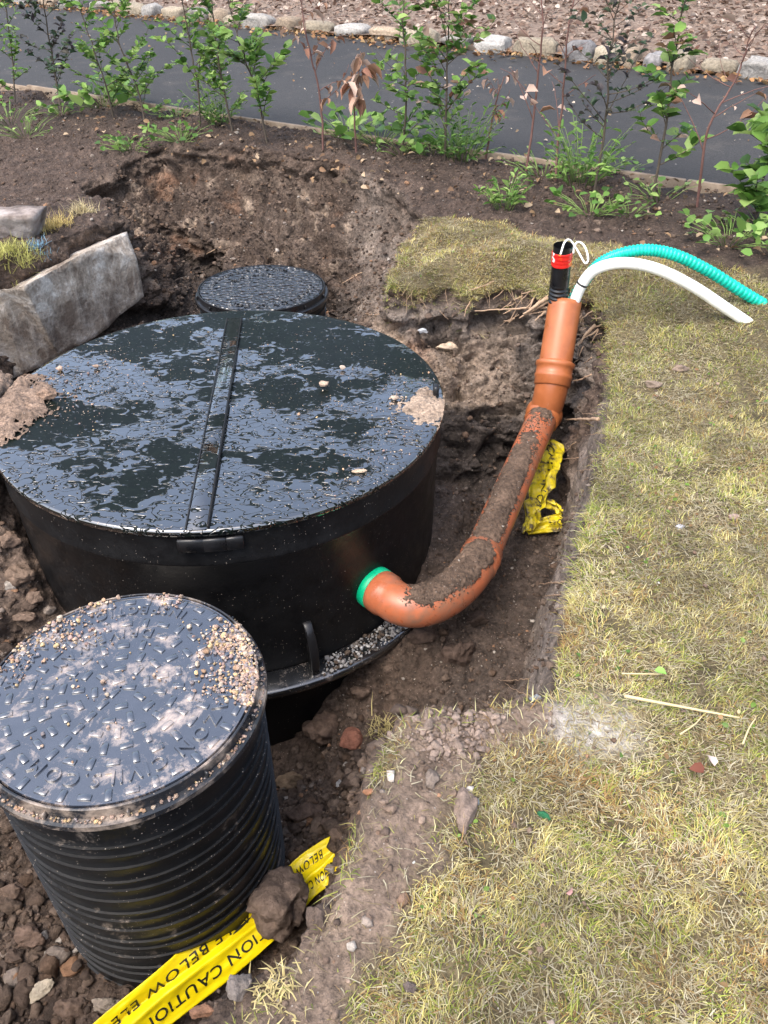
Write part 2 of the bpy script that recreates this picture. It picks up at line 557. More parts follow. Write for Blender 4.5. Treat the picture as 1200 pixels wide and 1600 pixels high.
def simple_noise_mat(name, stops, scale, rough=0.9, bstr=0.6, bdist=0.01, spec=0.3, detail=6):
    m, nt, N, L, B = new_mat(name)
    P = geomp(nt)
    n = tex_noise(nt, scale, detail, 0.65, P)
    L.new(ramp(nt, n.outputs['Fac'], stops).outputs[0], B.inputs['Base Color'])
    B.inputs['Roughness'].default_value = rough
    B.inputs['Specular IOR Level'].default_value = spec
    n2 = tex_noise(nt, scale * 6, 5, 0.7, P)
    b = bump(nt, n.outputs['Fac'], bstr, bdist)
    L.new(bump(nt, n2.outputs['Fac'], bstr, bdist * 0.3, b), B.inputs['Normal'])
    return m
def asphalt_mat():
    m, nt, N, L, B = new_mat('asphalt')
    P = geomp(nt)
    n = tex_noise(nt, 0.9, 5, 0.6, P)
    n2 = tex_noise(nt, 90, 3, 0.7, P)
    nd_ = tex_noise(nt, 3.5, 7, 0.7, P)
    x = mix(nt, ramp(nt, n.outputs['Fac'], [(0.35, 0.0), (0.7, 1.0)]).outputs[0], (0.0165, 0.0158, 0.0155), (0.028, 0.027, 0.0265))
    x = mix(nt, ramp(nt, nd_.outputs['Fac'], [(0.55, 0.0), (0.78, 0.45)]).outputs[0], x, (0.10, 0.085, 0.07))
    x = mix(nt, 1.0, x, ramp(nt, n2.outputs['Fac'], [(0.3, 0.45), (0.7, 1.7)]).outputs[0], 'MULTIPLY')
    vo = N.new('ShaderNodeTexVoronoi')
    vo.inputs['Scale'].default_value = 16
    L.new(P, vo.inputs['Vector'])
    se = N.new('ShaderNodeSeparateColor')
    L.new(vo.outputs['Color'], se.inputs[0])
    f = math_node(nt, 'MULTIPLY', math_node(nt, 'LESS_THAN', vo.outputs['Distance'], 0.10), math_node(nt, 'LESS_THAN', se.outputs[0], 0.22))
    x = mix(nt, f, x, mix(nt, se.outputs[1], (0.16, 0.13, 0.11), (0.3, 0.28, 0.26)))
    L.new(x, B.inputs['Base Color'])
    B.inputs['Roughness'].default_value = 0.8
    L.new(bump(nt, n2.outputs['Fac'], 0.6, 0.006), B.inputs['Normal'])
    return m
ASPHALT = asphalt_mat()
def concrete_mat():
    m, nt, N, L, B = new_mat('old_concrete')
    P = geomp(nt)
    n1 = tex_noise(nt, 5, 9, 0.72, P, 0.3)
    mp = N.new('ShaderNodeMapping')
    mp.inputs['Scale'].default_value = (26, 26, 3.5)
    L.new(P, mp.inputs['Vector'])
    st = tex_noise(nt, 1.0, 5, 0.65, mp.outputs[0])
    n2 = tex_noise(nt, 60, 6, 0.7, P)
    x = ramp(nt, n1.outputs['Fac'], [(0.40, (0.17, 0.13, 0.10)), (0.47, (0.30, 0.25, 0.20)), (0.54, (0.42, 0.365, 0.31)), (0.60, (0.62, 0.575, 0.52))]).outputs[0]
    x = mix(nt, ramp(nt, st.outputs['Fac'], [(0.52, 0.0), (0.68, 0.40)]).outputs[0], x, (0.58, 0.52, 0.45))
    x = mix(nt, ramp(nt, st.outputs['Fac'], [(0.32, 0.45), (0.42, 0.0)]).outputs[0], x, (0.19, 0.14, 0.105))
    x = mix(nt, 1.0, x, ramp(nt, n2.outputs['Fac'], [(0.3, 0.65), (0.7, 1.3)]).outputs[0], 'MULTIPLY')
    L.new(x, B.inputs['Base Color'])
    B.inputs['Roughness'].default_value = 0.92
    b = bump(nt, n1.outputs['Fac'], 0.9, 0.03)
    b = bump(nt, st.outputs['Fac'], 0.5, 0.012, b)
    L.new(bump(nt, n2.outputs['Fac'], 0.9, 0.006, b), B.inputs['Normal'])
    return m
CONCRETE = concrete_mat()
STONEBLOCK = simple_noise_mat('weathered_stone', [(0.34, (0.10, 0.08, 0.07)), (0.5, (0.25, 0.21, 0.19)), (0.62, (0.36, 0.32, 0.30))], 7, bstr=0.9, bdist=0.02)
PALECON = simple_noise_mat('pale_concrete', [(0.3, (0.18, 0.145, 0.12)), (0.44, (0.38, 0.34, 0.30)), (0.62, (0.62, 0.59, 0.55))], 8, bstr=0.8, bdist=0.02)
TIMBER = simple_noise_mat('weathered_timber', [(0.3, (0.16, 0.115, 0.08)), (0.7, (0.36, 0.29, 0.22))], 8, bstr=0.4, bdist=0.006)
MULCH = simple_noise_mat('bark_mulch', [(0.25, (0.08, 0.055, 0.042)), (0.5, (0.20, 0.145, 0.11)), (0.75, (0.36, 0.285, 0.23))], 22, bstr=0.9, bdist=0.03)

# ------------------------------------------------------------------ the lie of the land
def dist_road(x, y):
    return 0.5566 * x + 0.8308 * y
ROAD_NEAR = 5.03
def road_far(s): return 7.62 + 0.085 * np.clip(s, -4, 30)     # the far edge swings away to the left
def land(x, y):
    x, y = np.asarray(x, float), np.asarray(y, float)
    d = dist_road(x, y)
    z = 0.30 * ss(2.9, 4.9, d) + 0.22 * np.clip((d - 5) / 3.0, 0, 1) + 0.085 * np.clip(d - 8.0, 0, 30)
    z = z + 0.215 * ss(1.2, 1.6, -x) * ss(3.0, 3.7, y) * (1 - ss(4.6, 5.6, y))
    z = z + 0.07 * ss(1.32, 1.6, -x) * ss(2.2, 2.5, y) * (1 - ss(3.2, 3.6, y))
    return z
def land_hit(px, py):
    d = direction(px, py)
    t = np.linspace(0.3, 40, 8000)
    p = np.array([0, 0, CAM_H]) + t[:, None] * d
    k = np.argmax(p[:, 2] < land(p[:, 0], p[:, 1]))
    return p[k]
# rim of the excavation, walked round it: (frame pixel or world point, wall run in metres)
RIM = [((330, 1650), .30), ((400, 1565), .30), ((470, 1500), .10), ((528, 1400), .10), ((545, 1330), .10), ((575, 1270), .10),
       ((592, 1185), .12), ((625, 1130), .24), ((760, 1108), .38), ((850, 1095), .22), ((868, 1080), .12), ((884, 1000), .12), ((898, 900), .12),
       ((922, 790), .12), ((948, 690), .12), ((956, 600), .12), ((950, 500), .16), ((930, 447), .45), ((885, 440), .58), ((850, 452), .62), ((815, 434), .66),
       ((775, 440), .68), ((735, 452), .70), ((700, 438), .70), ((660, 452), .62), ((606, 446), .55), ((622, 412), .42), ((630, 385), .42), ((660, 340), .42), ((620, 290), .7), ((520, 248), 1.0),
       ((400, 232), 1.18), ((250, 228), 1.25), ((130, 290), .8), ((178, 335), .3),
       ('w', (-1.52, 4.36), .10), ('w', (-1.74, 3.98), .10), ('w', (-2.10, 3.50), .10), ('w', (-2.02, 3.14), .15), ('w', (-1.50, 2.85), .08), ('w', (-1.49, 2.55), .10),
       ('w', (-1.55, 2.30), .25), ('w', (-2.1, 2.15), .5), ('w', (-2.6, 1.6), .5), ('w', (-2.6, 0.2), .5), ('w', (-0.6, 0.1), .4)]
rim, rimw = [], []
for e in RIM:
    p = e[1] if e[0] == 'w' else land_hit(*e[0])[:2]
    rim.append(p[:2])
    rimw.append(e[-1])
rim, rimw = np.array(rim, float), np.array(rimw)
def rim_query(x, y):
    """signed distance (positive inside) and wall run at the nearest rim point"""
    P = np.stack([x, y], -1)
    best = np.full(len(P), 1e9)
    wr = np.zeros(len(P))
    ins = np.zeros(len(P), bool)
    n = len(rim)
    for k in range(n):
        a, b = rim[k], rim[(k + 1) % n]
        ab = b - a
        t = np.clip(((P - a) @ ab) / (ab @ ab), 0, 1)
        dd = np.hypot(*(P - a - t[:, None] * ab).T)
        m = dd < best
        best = np.where(m, dd, best)
        wr = np.where(m, rimw[k] * (1 - t) + rimw[(k + 1) % n] * t, wr)
        c = ((a[1] > P[:, 1]) != (b[1] > P[:, 1])) & (P[:, 0] < (b[0] - a[0]) * (P[:, 1] - a[1]) / (b[1] - a[1] + 1e-12) + a[0])
        ins ^= c
    return np.where(ins, best, -best), wr
FLOOR = np.array([(-1.0, 1.0, -.9), (-.65, .8, -.9), (-.65, 1.25, -1.0), (-.2, 1.0, -.86), (-.1, 1.25, -.8), (-.25, 1.5, -.96), (-.35, 1.75, -1.1), (.0, 1.5, -.82), (.0, 1.8, -.86),
                  (.15, 1.7, -.74), (.3, 1.5, -.66), (.2, 2.0, -.72), (.4, 2.2, -.70), (.45, 2.7, -.74), (.6, 3.0, -.74), (.3, 3.2, -.8), (-.6, 3.4, -.7), (-.6, 4.0, -.5), (-1.0, 4.2, -.42),
                  (-.2, 4.3, -.45), (-.4, 4.9, -.46), (-1.2, 3.6, -.32), (-1.45, 3.5, -.38), (-1.3, 4.0, -.30), (-1.62, 3.4, -.40), (-1.5, 3.25, -.30), (-1.7, 3.25, -.34), (-1.85, 3.2, -.34), (-1.1, 3.8, -.34), (-1.4, 2.2, -.36), (-1.45, 2.0, -.45), (-1.3, 1.9, -.6), (-1.5, 1.5, -.75), (-1.6, .8, -.85), (-.7, 2.7, -1.3), (-1.1, 2.4, -1.0), (-.2, 2.4, -.8), (.22, 2.28, -.60), (.28, 2.5, -.58), (.30, 2.7, -.58), (.28, 2.9, -.6), (.14, 2.12, -.66), (.22, 2.95, -.62)])
def pit_floor(x, y):
    P = np.stack([x, y], -1)
    d2 = ((P[:, None] - FLOOR[None, :, :2]) ** 2).sum(-1) + 0.004
    wg = d2 ** -1.7
    return (wg * FLOOR[:, 2]).sum(1) / wg.sum(1)
def terrain(x, y):
    shp = x.shape
    x, y = x.ravel(), y.ravel()
    sd, wr = rim_query(x, y)
    wob = 0.035 * fbm(np.stack([x * 3, y * 3, 0 * x], -1), 4)
    t = np.clip((sd + wob * np.minimum(1, wr * 4)) / wr, 0, 1)
    lip = np.where(wr > 0.35, np.where(y < 4.35, 0.24, 0.14), 0.0)
    prof = np.where(wr > 0.35, lip * ss(0, 1, np.clip(sd + wob, 0, .05) / .05) + (1 - lip) * t ** 0.85 * (0.75 + 0.25 * t), ss(0, 1, t))
    z = land(x, y)
    z = z + np.where(sd < 0, 0.02 * fbm(np.stack([x * 1.7, y * 1.7, 0 * x + 5], -1), 3), 0)
    ledge = ss(3.3, 3.7, y) * ss(0.0, 0.25, x) * ss(1.6, 1.2, x) * ss(4.05, 3.8, dist_road(x, y)) * (sd < 0.05)
    nzl = fbm(np.stack([x * 4, y * 4, 0 * x + 3], -1), 3)
    z = z + ledge * (0.035 + 0.03 * nzl - 0.075 * ss(-0.22, 0.02, sd))
    z = z * (1 - prof) + pit_floor(x, y) * prof
    return z.reshape(shp)

BX0, BX1, BY0, BY1 = -3.4, 1.5, 0.25, 6.9
def build_pit():
    step = 0.02
    xs = np.arange(BX0, BX1 + 1e-6, step)
    ys = np.arange(BY0, BY1 + 1e-6, step)
    X, Y = np.meshgrid(xs, ys)
    Z = terrain(X, Y)
    ny, nx = X.shape
    top = np.stack([X, Y, Z], -1).reshape(-1, 3)
    bot = top.copy()
    bot[:, 2] = -1.7
    n = len(top)
    id_ = np.arange(n).reshape(ny, nx)
    q = np.stack([id_[:-1, :-1], id_[:-1, 1:], id_[1:, 1:], id_[1:, :-1]], -1).reshape(-1, 4)
    def side(a, flip):
        s = np.stack([a[:-1], a[1:], a[1:] + n, a[:-1] + n], -1)
        return s if not flip else s[:, ::-1]
    faces = [np.vstack([q, q[:, ::-1] + n, side(id_[0], True), side(id_[-1], False), side(id_[:, 0], False), side(id_[:, -1], True)])]
    me = mesh_np('solid', np.vstack([top, bot]), faces, link=False)
    o = bpy.data.objects.new('solid', me)
    COL.objects.link(o)
    md = o.modifiers.new('r', 'REMESH')
    md.mode = 'VOXEL'
    md.voxel_size = 0.0125
    md.adaptivity = 0
    dg = bpy.context.evaluated_depsgraph_get()
    ev = o.evaluated_get(dg)
    em = ev.to_mesh()
    nv = len(em.vertices)
    V = np.empty(nv * 3)
    em.vertices.foreach_get('co', V)
    V = V.reshape(-1, 3)
    npoly = len(em.polygons)
    lt = np.empty(npoly, np.int32)
    em.polygons.foreach_get('loop_total', lt)
    li = np.empty(len(em.loops), np.int32)
    em.loops.foreach_get('vertex_index', li)
    st = np.concatenate([[0], np.cumsum(lt)[:-1]])
    F = li[st[lt == 4][:, None] + np.arange(4)]
    VN = np.empty(nv * 3)
    em.vertex_normals.foreach_get('vector', VN)
    VN = VN.reshape(-1, 3)
    ev.to_mesh_clear()
    bpy.data.objects.remove(o)
    e = 0.02
    good = (V[:, 2] > -1.6) & (V[:, 0] > BX0 + e) & (V[:, 0] < BX1 - e) & (V[:, 1] > BY0 + e) & (V[:, 1] < BY1 - e)
    F = F[good[F].all(1)]
    used = np.zeros(nv, bool)
    used[F.ravel()] = True
    remap = np.cumsum(used) - 1
    V, VN, F = V[used], VN[used], remap[F]
    return V, VN, F
V, VN, F = build_pit()
sd, wr = rim_query(V[:, 0], V[:, 1])
lawn_edge = 4.02 + 0.09 * fbm(np.stack([V[:, 0] * 2, V[:, 1] * 2, 0 * V[:, 0]], -1), 3)
drd = dist_road(V[:, 0], V[:, 1])
is_lawn = (sd < 0.0) & (drd < lawn_edge) & (V[:, 0] > -0.45)
inside = ss(-0.04, 0.05, sd)
edgefade = ss(0, 0.25, np.minimum.reduce([V[:, 0] - BX0, BX1 - V[:, 0], BY1 - V[:, 1]]))
wallness = ss(0.75, 0.3, VN[:, 2]) * inside
# lumps: cloddy blocks, ledges, fine grit
w1, id1 = worley(V * np.array([9, 9, 13.]), 1)
w2, id2 = worley(V * 24.0, 5)
w3, id3 = worley(V * 48.0, 9)
n1 = fbm(V * 3.0, 4, off=3)
n2 = fbm(V * np.array([4, 4, 11.]), 4, off=9)
n3 = fbm(V * 26, 3, off=13)
rough_amt = np.where(sd > 0, 1.0, np.where(is_lawn, 0.12, 1.25))
floor_amt = inside * (1 - wallness)
disp = rough_amt * (0.016 * n1 + 0.012 * (0.5 - w1) * 2 * (0.4 + id1) + 0.010 * (0.5 - w2) * 2 * (0.3 + id2) + 0.006 * n3 + 0.005 * (0.5 - w3))
disp += wallness * (0.050 * n2 + 0.03 * n1 + 0.02 * (0.5 - w1))
bank0 = inside * ss(4.1, 4.5, V[:, 1]) * ss(0.1, -0.2, V[:, 0])
bw0 = inside * ss(3.0, 3.3, V[:, 1]) * ss(-0.15, 0.1, V[:, 0])
cav = np.minimum(0, fbm(V * np.array([5, 5, 10.]), 4, off=77) + 0.05)
bil = np.abs(fbm(V * 9, 3, off=55))
disp += (0.5 + np.maximum(bank0, bw0)) * inside * (1 - 0.7 * ss(0.25, 0.45, V[:, 0]) * ss(3.0, 2.8, V[:, 1])) * 0.014 * (0.5 - w3) * (0.4 + 1.2 * id3)
disp += np.maximum(bank0, bw0) * (0.05 * n2 + 0.035 * (0.5 - w1) + (0.13 + 0.09 * bw0) * cav + 0.015 * (0.3 - bil) + 0.022 * (0.5 - w2) + 0.030 * (id1 - 0.5) * ss(0.62, 0.35, w1) + 0.016 * (id2 - 0.5) + 0.02 * fbm(V * 17, 4, gain=0.65, off=64))
disp += floor_amt * (0.014 * (0.45 - w2) + 0.012 * (0.5 - w1))
# the right-hand wall is sliced smooth by the digger bucket
slick = ss(0.25, 0.45, V[:, 0]) * ss(3.0, 2.8, V[:, 1]) * wallness * ss(0.0, 0.1, V[:, 1] - 1.15)
disp *= 1 - 0.72 * slick
gouge = ss(0.0, 0.25, V[:, 0] + 0.35) * ss(0.35, 0.1, V[:, 0]) * ss(4.0, 4.3, V[:, 1]) * inside
disp *= 1 - 0.45 * gouge
V2 = V + VN * (disp * edgefade)[:, None]
# colours of the earth itself
C = np.empty_like(V)
top_soil = np.array([0.088, 0.062, 0.047])
bed_soil = np.array([0.068, 0.048, 0.038])
sub_pale = np.array([0.42, 0.32, 0.24])
sub_red = np.array([0.21, 0.115, 0.07])
dark_clay = np.array([0.056, 0.045, 0.039])
loose = np.array([0.128, 0.094, 0.073])
greyw = np.array([0.24, 0.20, 0.17])
C[:] = np.where((sd > 0)[:, None], top_soil, bed_soil)
nl = fbm(V * np.array([2.2, 2.2, 5.0]), 4, off=21)
nm = fbm(V * 6, 4, off=33)
def blend(c, f):
    global C
    C = C * (1 - f[:, None]) + c * f[:, None]
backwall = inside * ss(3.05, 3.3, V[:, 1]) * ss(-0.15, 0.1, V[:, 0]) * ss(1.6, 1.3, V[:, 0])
blend(greyw * 0.9, backwall * ss(0.0, -0.12, V[:, 2]) * 0.8)
blend(sub_pale, backwall * ss(-0.16, -0.24, V[:, 2] + 0.1 * nl) * ss(-0.5, -0.42, V[:, 2] + 0.08 * nm) * ss(0.85, 0.45, V[:, 0] + 0.25 * nm))
blend(sub_red, backwall * ss(0.15, 0.5, nl) * 0.6)
blend(dark_clay, backwall * ss(-0.42, -0.5, V[:, 2] + 0.07 * nm))
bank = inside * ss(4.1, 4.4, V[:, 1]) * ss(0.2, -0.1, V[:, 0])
blend(loose * 0.95, bank * ss(-0.2, 0.4, nl))
blend(sub_pale * 0.62, bank * ss(0.12, 0.5, nm) * ss(0.12, 0.02, V[:, 2] + 0.06 * nl) * ss(-0.3, -0.18, V[:, 2] + 0.06 * nl))
blend(sub_red * 0.9, bank * ss(0.3, 0.6, -nl) * 0.7)
blend(dark_clay * 0.75, bank * ss(-0.22, -0.4, V[:, 2] + 0.1 * nm) * 0.8)
blend(greyw * 0.72, gouge * (0.45 + 0.4 * nm))
blend(greyw * 0.95, slick * (0.75 + 0.25 * nm))
blend(loose * 0.72, floor_amt * ss(2.6, 1.6, V[:, 1]) * ss(-0.3, 0.5, nm))
blend(dark_clay * 1.05, floor_amt * ss(0.1, 0.3, V[:, 0]) * ss(1.4, 1.7, V[:, 1]) * 0.5)
# light dust-dry soil spilled over the grass beside the pit
SPILL = [land_hit(*p)[:2] for p in ((850, 1120), (695, 1145), (650, 1240), (618, 1330), (572, 1430), (515, 1520), (460, 1600), (400, 1680))]
SPILLW = [0.04, 0.10, 0.085, 0.09, 0.075, 0.075, 0.08, 0.09]
def spill_mask(x, y, soft=0.05):
    P = np.stack([x, y], -1)
    best = np.full(len(P), 9.0)
    for k in range(len(SPILL) - 1):
        a, b = SPILL[k], SPILL[k + 1]
        ab = b - a
        t = np.clip(((P - a) @ ab) / (ab @ ab), 0, 1)
        dd = np.hypot(*(P - a - t[:, None] * ab).T) - (SPILLW[k] * (1 - t) + SPILLW[k + 1] * t)
        best = np.minimum(best, dd)
    nz = 0.05 * fbm(np.stack([x * 9, y * 9, 0 * x], -1), 4, off=2)
    return ss(soft, -soft, best + nz)
sp = spill_mask(V[:, 0], V[:, 1]) * (sd < 0.12)
dust = np.array([0.185, 0.135, 0.104])
lawn_soil = np.array([0.115, 0.092, 0.05])
blend(lawn_soil, is_lawn * 1.0)
blend(dust, sp * 0.9)
ash = land_hit(925, 1140)[:2]
ashd = np.hypot(V[:, 0] - ash[0], V[:, 1] - ash[1]) + 0.05 * nm
blend(np.array([0.46, 0.43, 0.39]), ss(0.13, 0.05, ashd) * is_lawn * 0.8)
V2 = V2 + np.array([0, 0, 1.0]) * (sp * ss(0.1, -0.03, sd) * (0.012 + 0.012 * nm + 0.006 * n3))[:, None]
moundL = ss(-1.28, -1.42, V[:, 0]) * ss(2.1, 2.3, V[:, 1]) * ss(3.5, 3.2, V[:, 1])
blend(np.array([0.25, 0.18, 0.135]), moundL)
blend(loose, ss(-1.2, -1.4, V[:, 0]) * ss(2.3, 2.1, V[:, 1]) * 0.7)
blend(bed_soil * 0.8, ss(0.0, 0.3, -sd) * (drd > lawn_edge) * 0.8)
C *= (1.12 + 0.24 * nm + 0.35 * (id2 - 0.5) * (~is_lawn) + 0.45 * (id3 - 0.5) * (~is_lawn) + 0.16 * n3)[:, None]
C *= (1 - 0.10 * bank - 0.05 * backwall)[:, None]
C = np.clip(C, 0.012, 0.7)
V2[:, 2] -= 0.07 * ss(4.93, 5.0, drd)
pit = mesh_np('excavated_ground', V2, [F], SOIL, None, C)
tag(pit, 'brown cloddy soil of the dug pit, its banks and the lawn around it', kind='structure')

# top-down height map of the finished ground, for setting things down on it
HS = 0.0125
hx, hy = int((BX1 - BX0) / HS) + 2, int((BY1 - BY0) / HS) + 2
HM = np.full((hy, hx), -9.0)
np.maximum.at(HM, (((V2[:, 1] - BY0) / HS).astype(int).clip(0, hy - 1), ((V2[:, 0] - BX0) / HS).astype(int).clip(0, hx - 1)), V2[:, 2])
for _ in range(3):
    bad = HM < -5
    nb = np.max([np.roll(HM, s, a) for s in (1, -1) for a in (0, 1)], axis=0)
    HM[bad] = nb[bad]
def ground(x, y):
    x, y = np.atleast_1d(np.asarray(x, float)), np.atleast_1d(np.asarray(y, float))
    i = ((x - BX0) / HS).astype(int)
    j = ((y - BY0) / HS).astype(int)
    inn = (i >= 2) & (j >= 2) & (i < hx - 3) & (j < hy - 3)
    z = land(x, y)
    zz = HM[j.clip(0, hy - 1), i.clip(0, hx - 1)]
    return np.where(inn & (zz > -5), zz, z)
def hit(px, py, up=0.0):
    d = direction(px, py)
    t = np.linspace(0.5, 22, 9000)
    p = np.array([0, 0, CAM_H]) + t[:, None] * d
    k = np.argmax(p[:, 2] < ground(p[:, 0], p[:, 1]) + up)
    return p[k]
def px_size(p):
    """metres per frame pixel at a place"""
    return float((np.asarray(p) - np.array([0, 0, CAM_H])) @ _fw) / FPX

# ------------------------------------------------------------------ the wider ground, the road and the mulch bank
def outer_ground():
    def axis(lo, hi, b0, b1):
        a = [b0 - 0.12 * 1.16 ** k * k for k in range(45)]
        b = [b1 + 0.12 * 1.16 ** k * k for k in range(45)]
        a = [q for q in a if q > lo] + [lo]
        b = [q for q in b if q < hi] + [hi]
        return np.unique(np.concatenate([a, np.linspace(b0, b1, 60), b]))
    xs = axis(-150, 150, BX0 + 0.12, BX1 - 0.12)
    ys = axis(-60, 300, BY0 + 0.12, BY1 - 0.12)
    X, Y = np.meshgrid(xs, ys)
    Z = land(X, Y)
    D = dist_road(X, Y)
    Z = Z + np.where(D > 4.93, -0.07, 0)
    nn = np.stack([X.ravel() * 2, Y.ravel() * 2, 0 * X.ravel()], -1)
    Z = Z + (0.02 * fbm(nn, 4)).reshape(X.shape) * ((X < BX0 - 0.1) | (X > BX1 + 0.1) | (Y > BY1 + 0.1)) * (D < 4.9)
    ny, nx = X.shape
    vv = np.stack([X, Y, Z], -1).reshape(-1, 3)
    ii = np.arange(nx * ny).reshape(ny, nx)
    q = np.stack([ii[:-1, :-1], ii[:-1, 1:], ii[1:, 1:], ii[1:, :-1]], -1).reshape(-1, 4)
    cx, cy = vv[q].mean(1)[:, 0], vv[q].mean(1)[:, 1]
    keep = ~((cx > BX0 + 0.12) & (cx < BX1 - 0.12) & (cy > BY0 + 0.12) & (cy < BY1 - 0.12))
    near = (vv[:, 0] > BX0) & (vv[:, 0] < BX1) & (vv[:, 1] > BY0) & (vv[:, 1] < BY1)
    vv[near, 2] -= 0.012
    c = np.where((D.ravel() < 4.02)[:, None] & (X.ravel() > -0.45)[:, None], lawn_soil, bed_soil * 0.8)
    o = mesh_np('ground', vv, [q[keep]], SOIL, None, c)
    return tag(o, kind='structure')
outer_ground()
RD = np.array([-0.8308, 0.5566])         # along the road, away to the left
RN = np.array([0.5566, 0.8308])          # across the road, away from the camera
def road_pt(s, d, dz=0.0):
    p = RN * d + RD * s
    return np.array([p[0], p[1], land(p[0], p[1]) + dz])
def strip(name, d0, d1, s0, s1, mat, dz=0.004, nd=8, ns=160, noise=0.0, kind='structure'):
    s = np.linspace(s0, s1, ns)
    Sg, Fg = np.meshgrid(s, np.linspace(0, 1, nd))
    e0 = d0(Sg) if callable(d0) else d0
    e1 = d1(Sg) if callable(d1) else d1
    Dg = e0 + (e1 - e0) * Fg
    x = RN[0] * Dg + RD[0] * Sg
    y = RN[1] * Dg + RD[1] * Sg
    z = land(x, y) + dz
    if noise:
        z = z + noise * fbm(np.stack([x.ravel() * 1.5, y.ravel() * 1.5, 0 * x.ravel()], -1), 4).reshape(x.shape)
    ii = np.arange(nd * ns).reshape(nd, ns)
    q = np.stack([ii[:-1, :-1], ii[1:, :-1], ii[1:, 1:], ii[:-1, 1:]], -1).reshape(-1, 4)
    o = mesh_np(name, np.stack([x, y, z], -1).reshape(-1, 3), [q], mat)
    return tag(o, kind=kind)
strip('road', ROAD_NEAR, road_far, -40, 60, ASPHALT, 0.0, 10, 300)
strip('mulch_bank', lambda s: road_far(s) + 0.02, 24, -40, 60, MULCH, 0.03, 60, 400, 0.06)

# ------------------------------------------------------------------ lettering
_glyph = {}
def glyph(ch, extrude=0.0, bevel=0.0):
    key = (ch, extrude, bevel)
    if key not in _glyph:
        cu = bpy.data.curves.new('glyph', 'FONT')
        cu.body = ch
        cu.size = 1.0
        cu.extrude = extrude
        cu.bevel_depth = bevel
        cu.offset = 0.012 if extrude == 0 else 0.0
        cu.resolution_u = 3
        o = bpy.data.objects.new('glyph', cu)
        COL.objects.link(o)
        dg = bpy.context.evaluated_depsgraph_get()
        dg.update()
        me = o.evaluated_get(dg).to_mesh()
        vv = np.array([q.co[:] for q in me.vertices]).reshape(-1, 3)
        me.calc_loop_triangles()
        ff = np.array([t.vertices[:] for t in me.loop_triangles]).reshape(-1, 3)
        o.evaluated_get(dg).to_mesh_clear()
        bpy.data.objects.remove(o)
        bpy.data.curves.remove(cu)
        _glyph[key] = (vv, ff)
    return _glyph[key]
def glyph_w(ch):
    if ch == ' ': return 0.32
    vv, _ = glyph(ch)
    return vv[:, 0].max() + 0.10

# ------------------------------------------------------------------ the treatment tank
TX, TY, TZ, TR = -0.623, 2.705, 0.03, 0.854
tank = thing('treatment_tank', 'large round black plastic tank with wet flat lid in the middle of the pit', 'tank', (TX, TY, -1.35))
def loc(p): return np.asarray(p, float) - np.array([TX, TY, -1.35])
def lathe_at(prof, seg=128, closed=False):
    vv, f = lathe(prof, seg, closed)
    return vv + np.array([0, 0, 1.35]), f
FLZ = -0.655
mb = MB()
mb.put(*lathe_at([(0.835, FLZ), (0.838, -0.30), (0.842, -0.125), (0.848, -0.118), (0.850, -0.108), (0.846, -0.10), (0.846, -0.02), (0.846, TZ - 0.012)]))
mb.build('body', BLACK_BODY, tank)
mb = MB()
mb.put(*lathe_at([(0.838, FLZ + 0.003), (0.845, FLZ + 0.006), (0.925, FLZ), (0.935, FLZ - 0.006), (0.935, FLZ - 0.03), (0.925, FLZ - 0.036), (0.85, FLZ - 0.036)]))
mb.build('flange', FLANGE, tank)
mb = MB()
mb.put(*lathe_at([(0.80, -1.35), (0.84, -1.2), (0.84, FLZ - 0.034)]))
mb.build('lower_body', BLACK_BODY, tank)
# lid sheet, a little cupped and uneven, with a thin rolled edge
seg = 160
prof = [(r, TZ + 0.004 - 0.010 * (1 - (r / TR) ** 2)) for r in np.linspace(0.004, 0.85, 40)]
prof += [(0.855, TZ + 0.002), (0.858, TZ - 0.006), (0.857, TZ - 0.02), (0.85, TZ - 0.024)]
lv, lf = lathe(prof, seg)
lv[:, 2] += 0.004 * fbm(lv * 2.2, 3, off=4) * (np.hypot(lv[:, 0], lv[:, 1]) < 0.84)
lid = mesh_np('lid', lv - np.array([0, 0, 0]), [lf[0][:, ::-1]], LID, tank)
lid.location = (0, 0, 1.35)
# raised bar across the lid
b0, b1 = at(366, 494, TZ + .015), at(307, 822, TZ + .015)
dv = (b1 - b0) / np.linalg.norm(b1 - b0)
nv_ = np.array([dv[1], -dv[0], 0])
def bar(p0, p1, hw, z0, z1, name, mat, parent, side=0.0, bev=0.003):
    L_ = np.linalg.norm(p1 - p0)
    vv, f = box(0, 0, (z0 + z1) / 2, 2 * hw, L_, z1 - z0, bev)
    mid = (p0 + p1) / 2
    yv = (p1 - p0) / L_
    xv = np.array([yv[1], -yv[0], 0])
    W = vv[:, :1] * xv + vv[:, 1:2] * yv + vv[:, 2:3] * np.array([0, 0, 1.0]) + np.array([mid[0], mid[1], 0]) + xv * side
    return mesh_np(name, loc(W), f, mat, parent, smooth=False)
bar(b0, b1, 0.033, TZ - 0.004, TZ + 0.007, 'cover_strip', LID, tank)
bar(b0, b1, 0.004, TZ - 0.002, TZ + 0.014, 'strip_rail', BLACK_BODY, tank, side=-0.034)
bar(b0, b1, 0.0035, TZ - 0.002, TZ + 0.011, 'strip_rail', BLACK_DUSTY, tank, side=0.034)
q0 = b0 + (b1 - b0) * 0.70
bar(q0, b1 + dv * 0.012, 0.029, TZ + 0.007, TZ + 0.013, 'strip_plate', LID, tank)
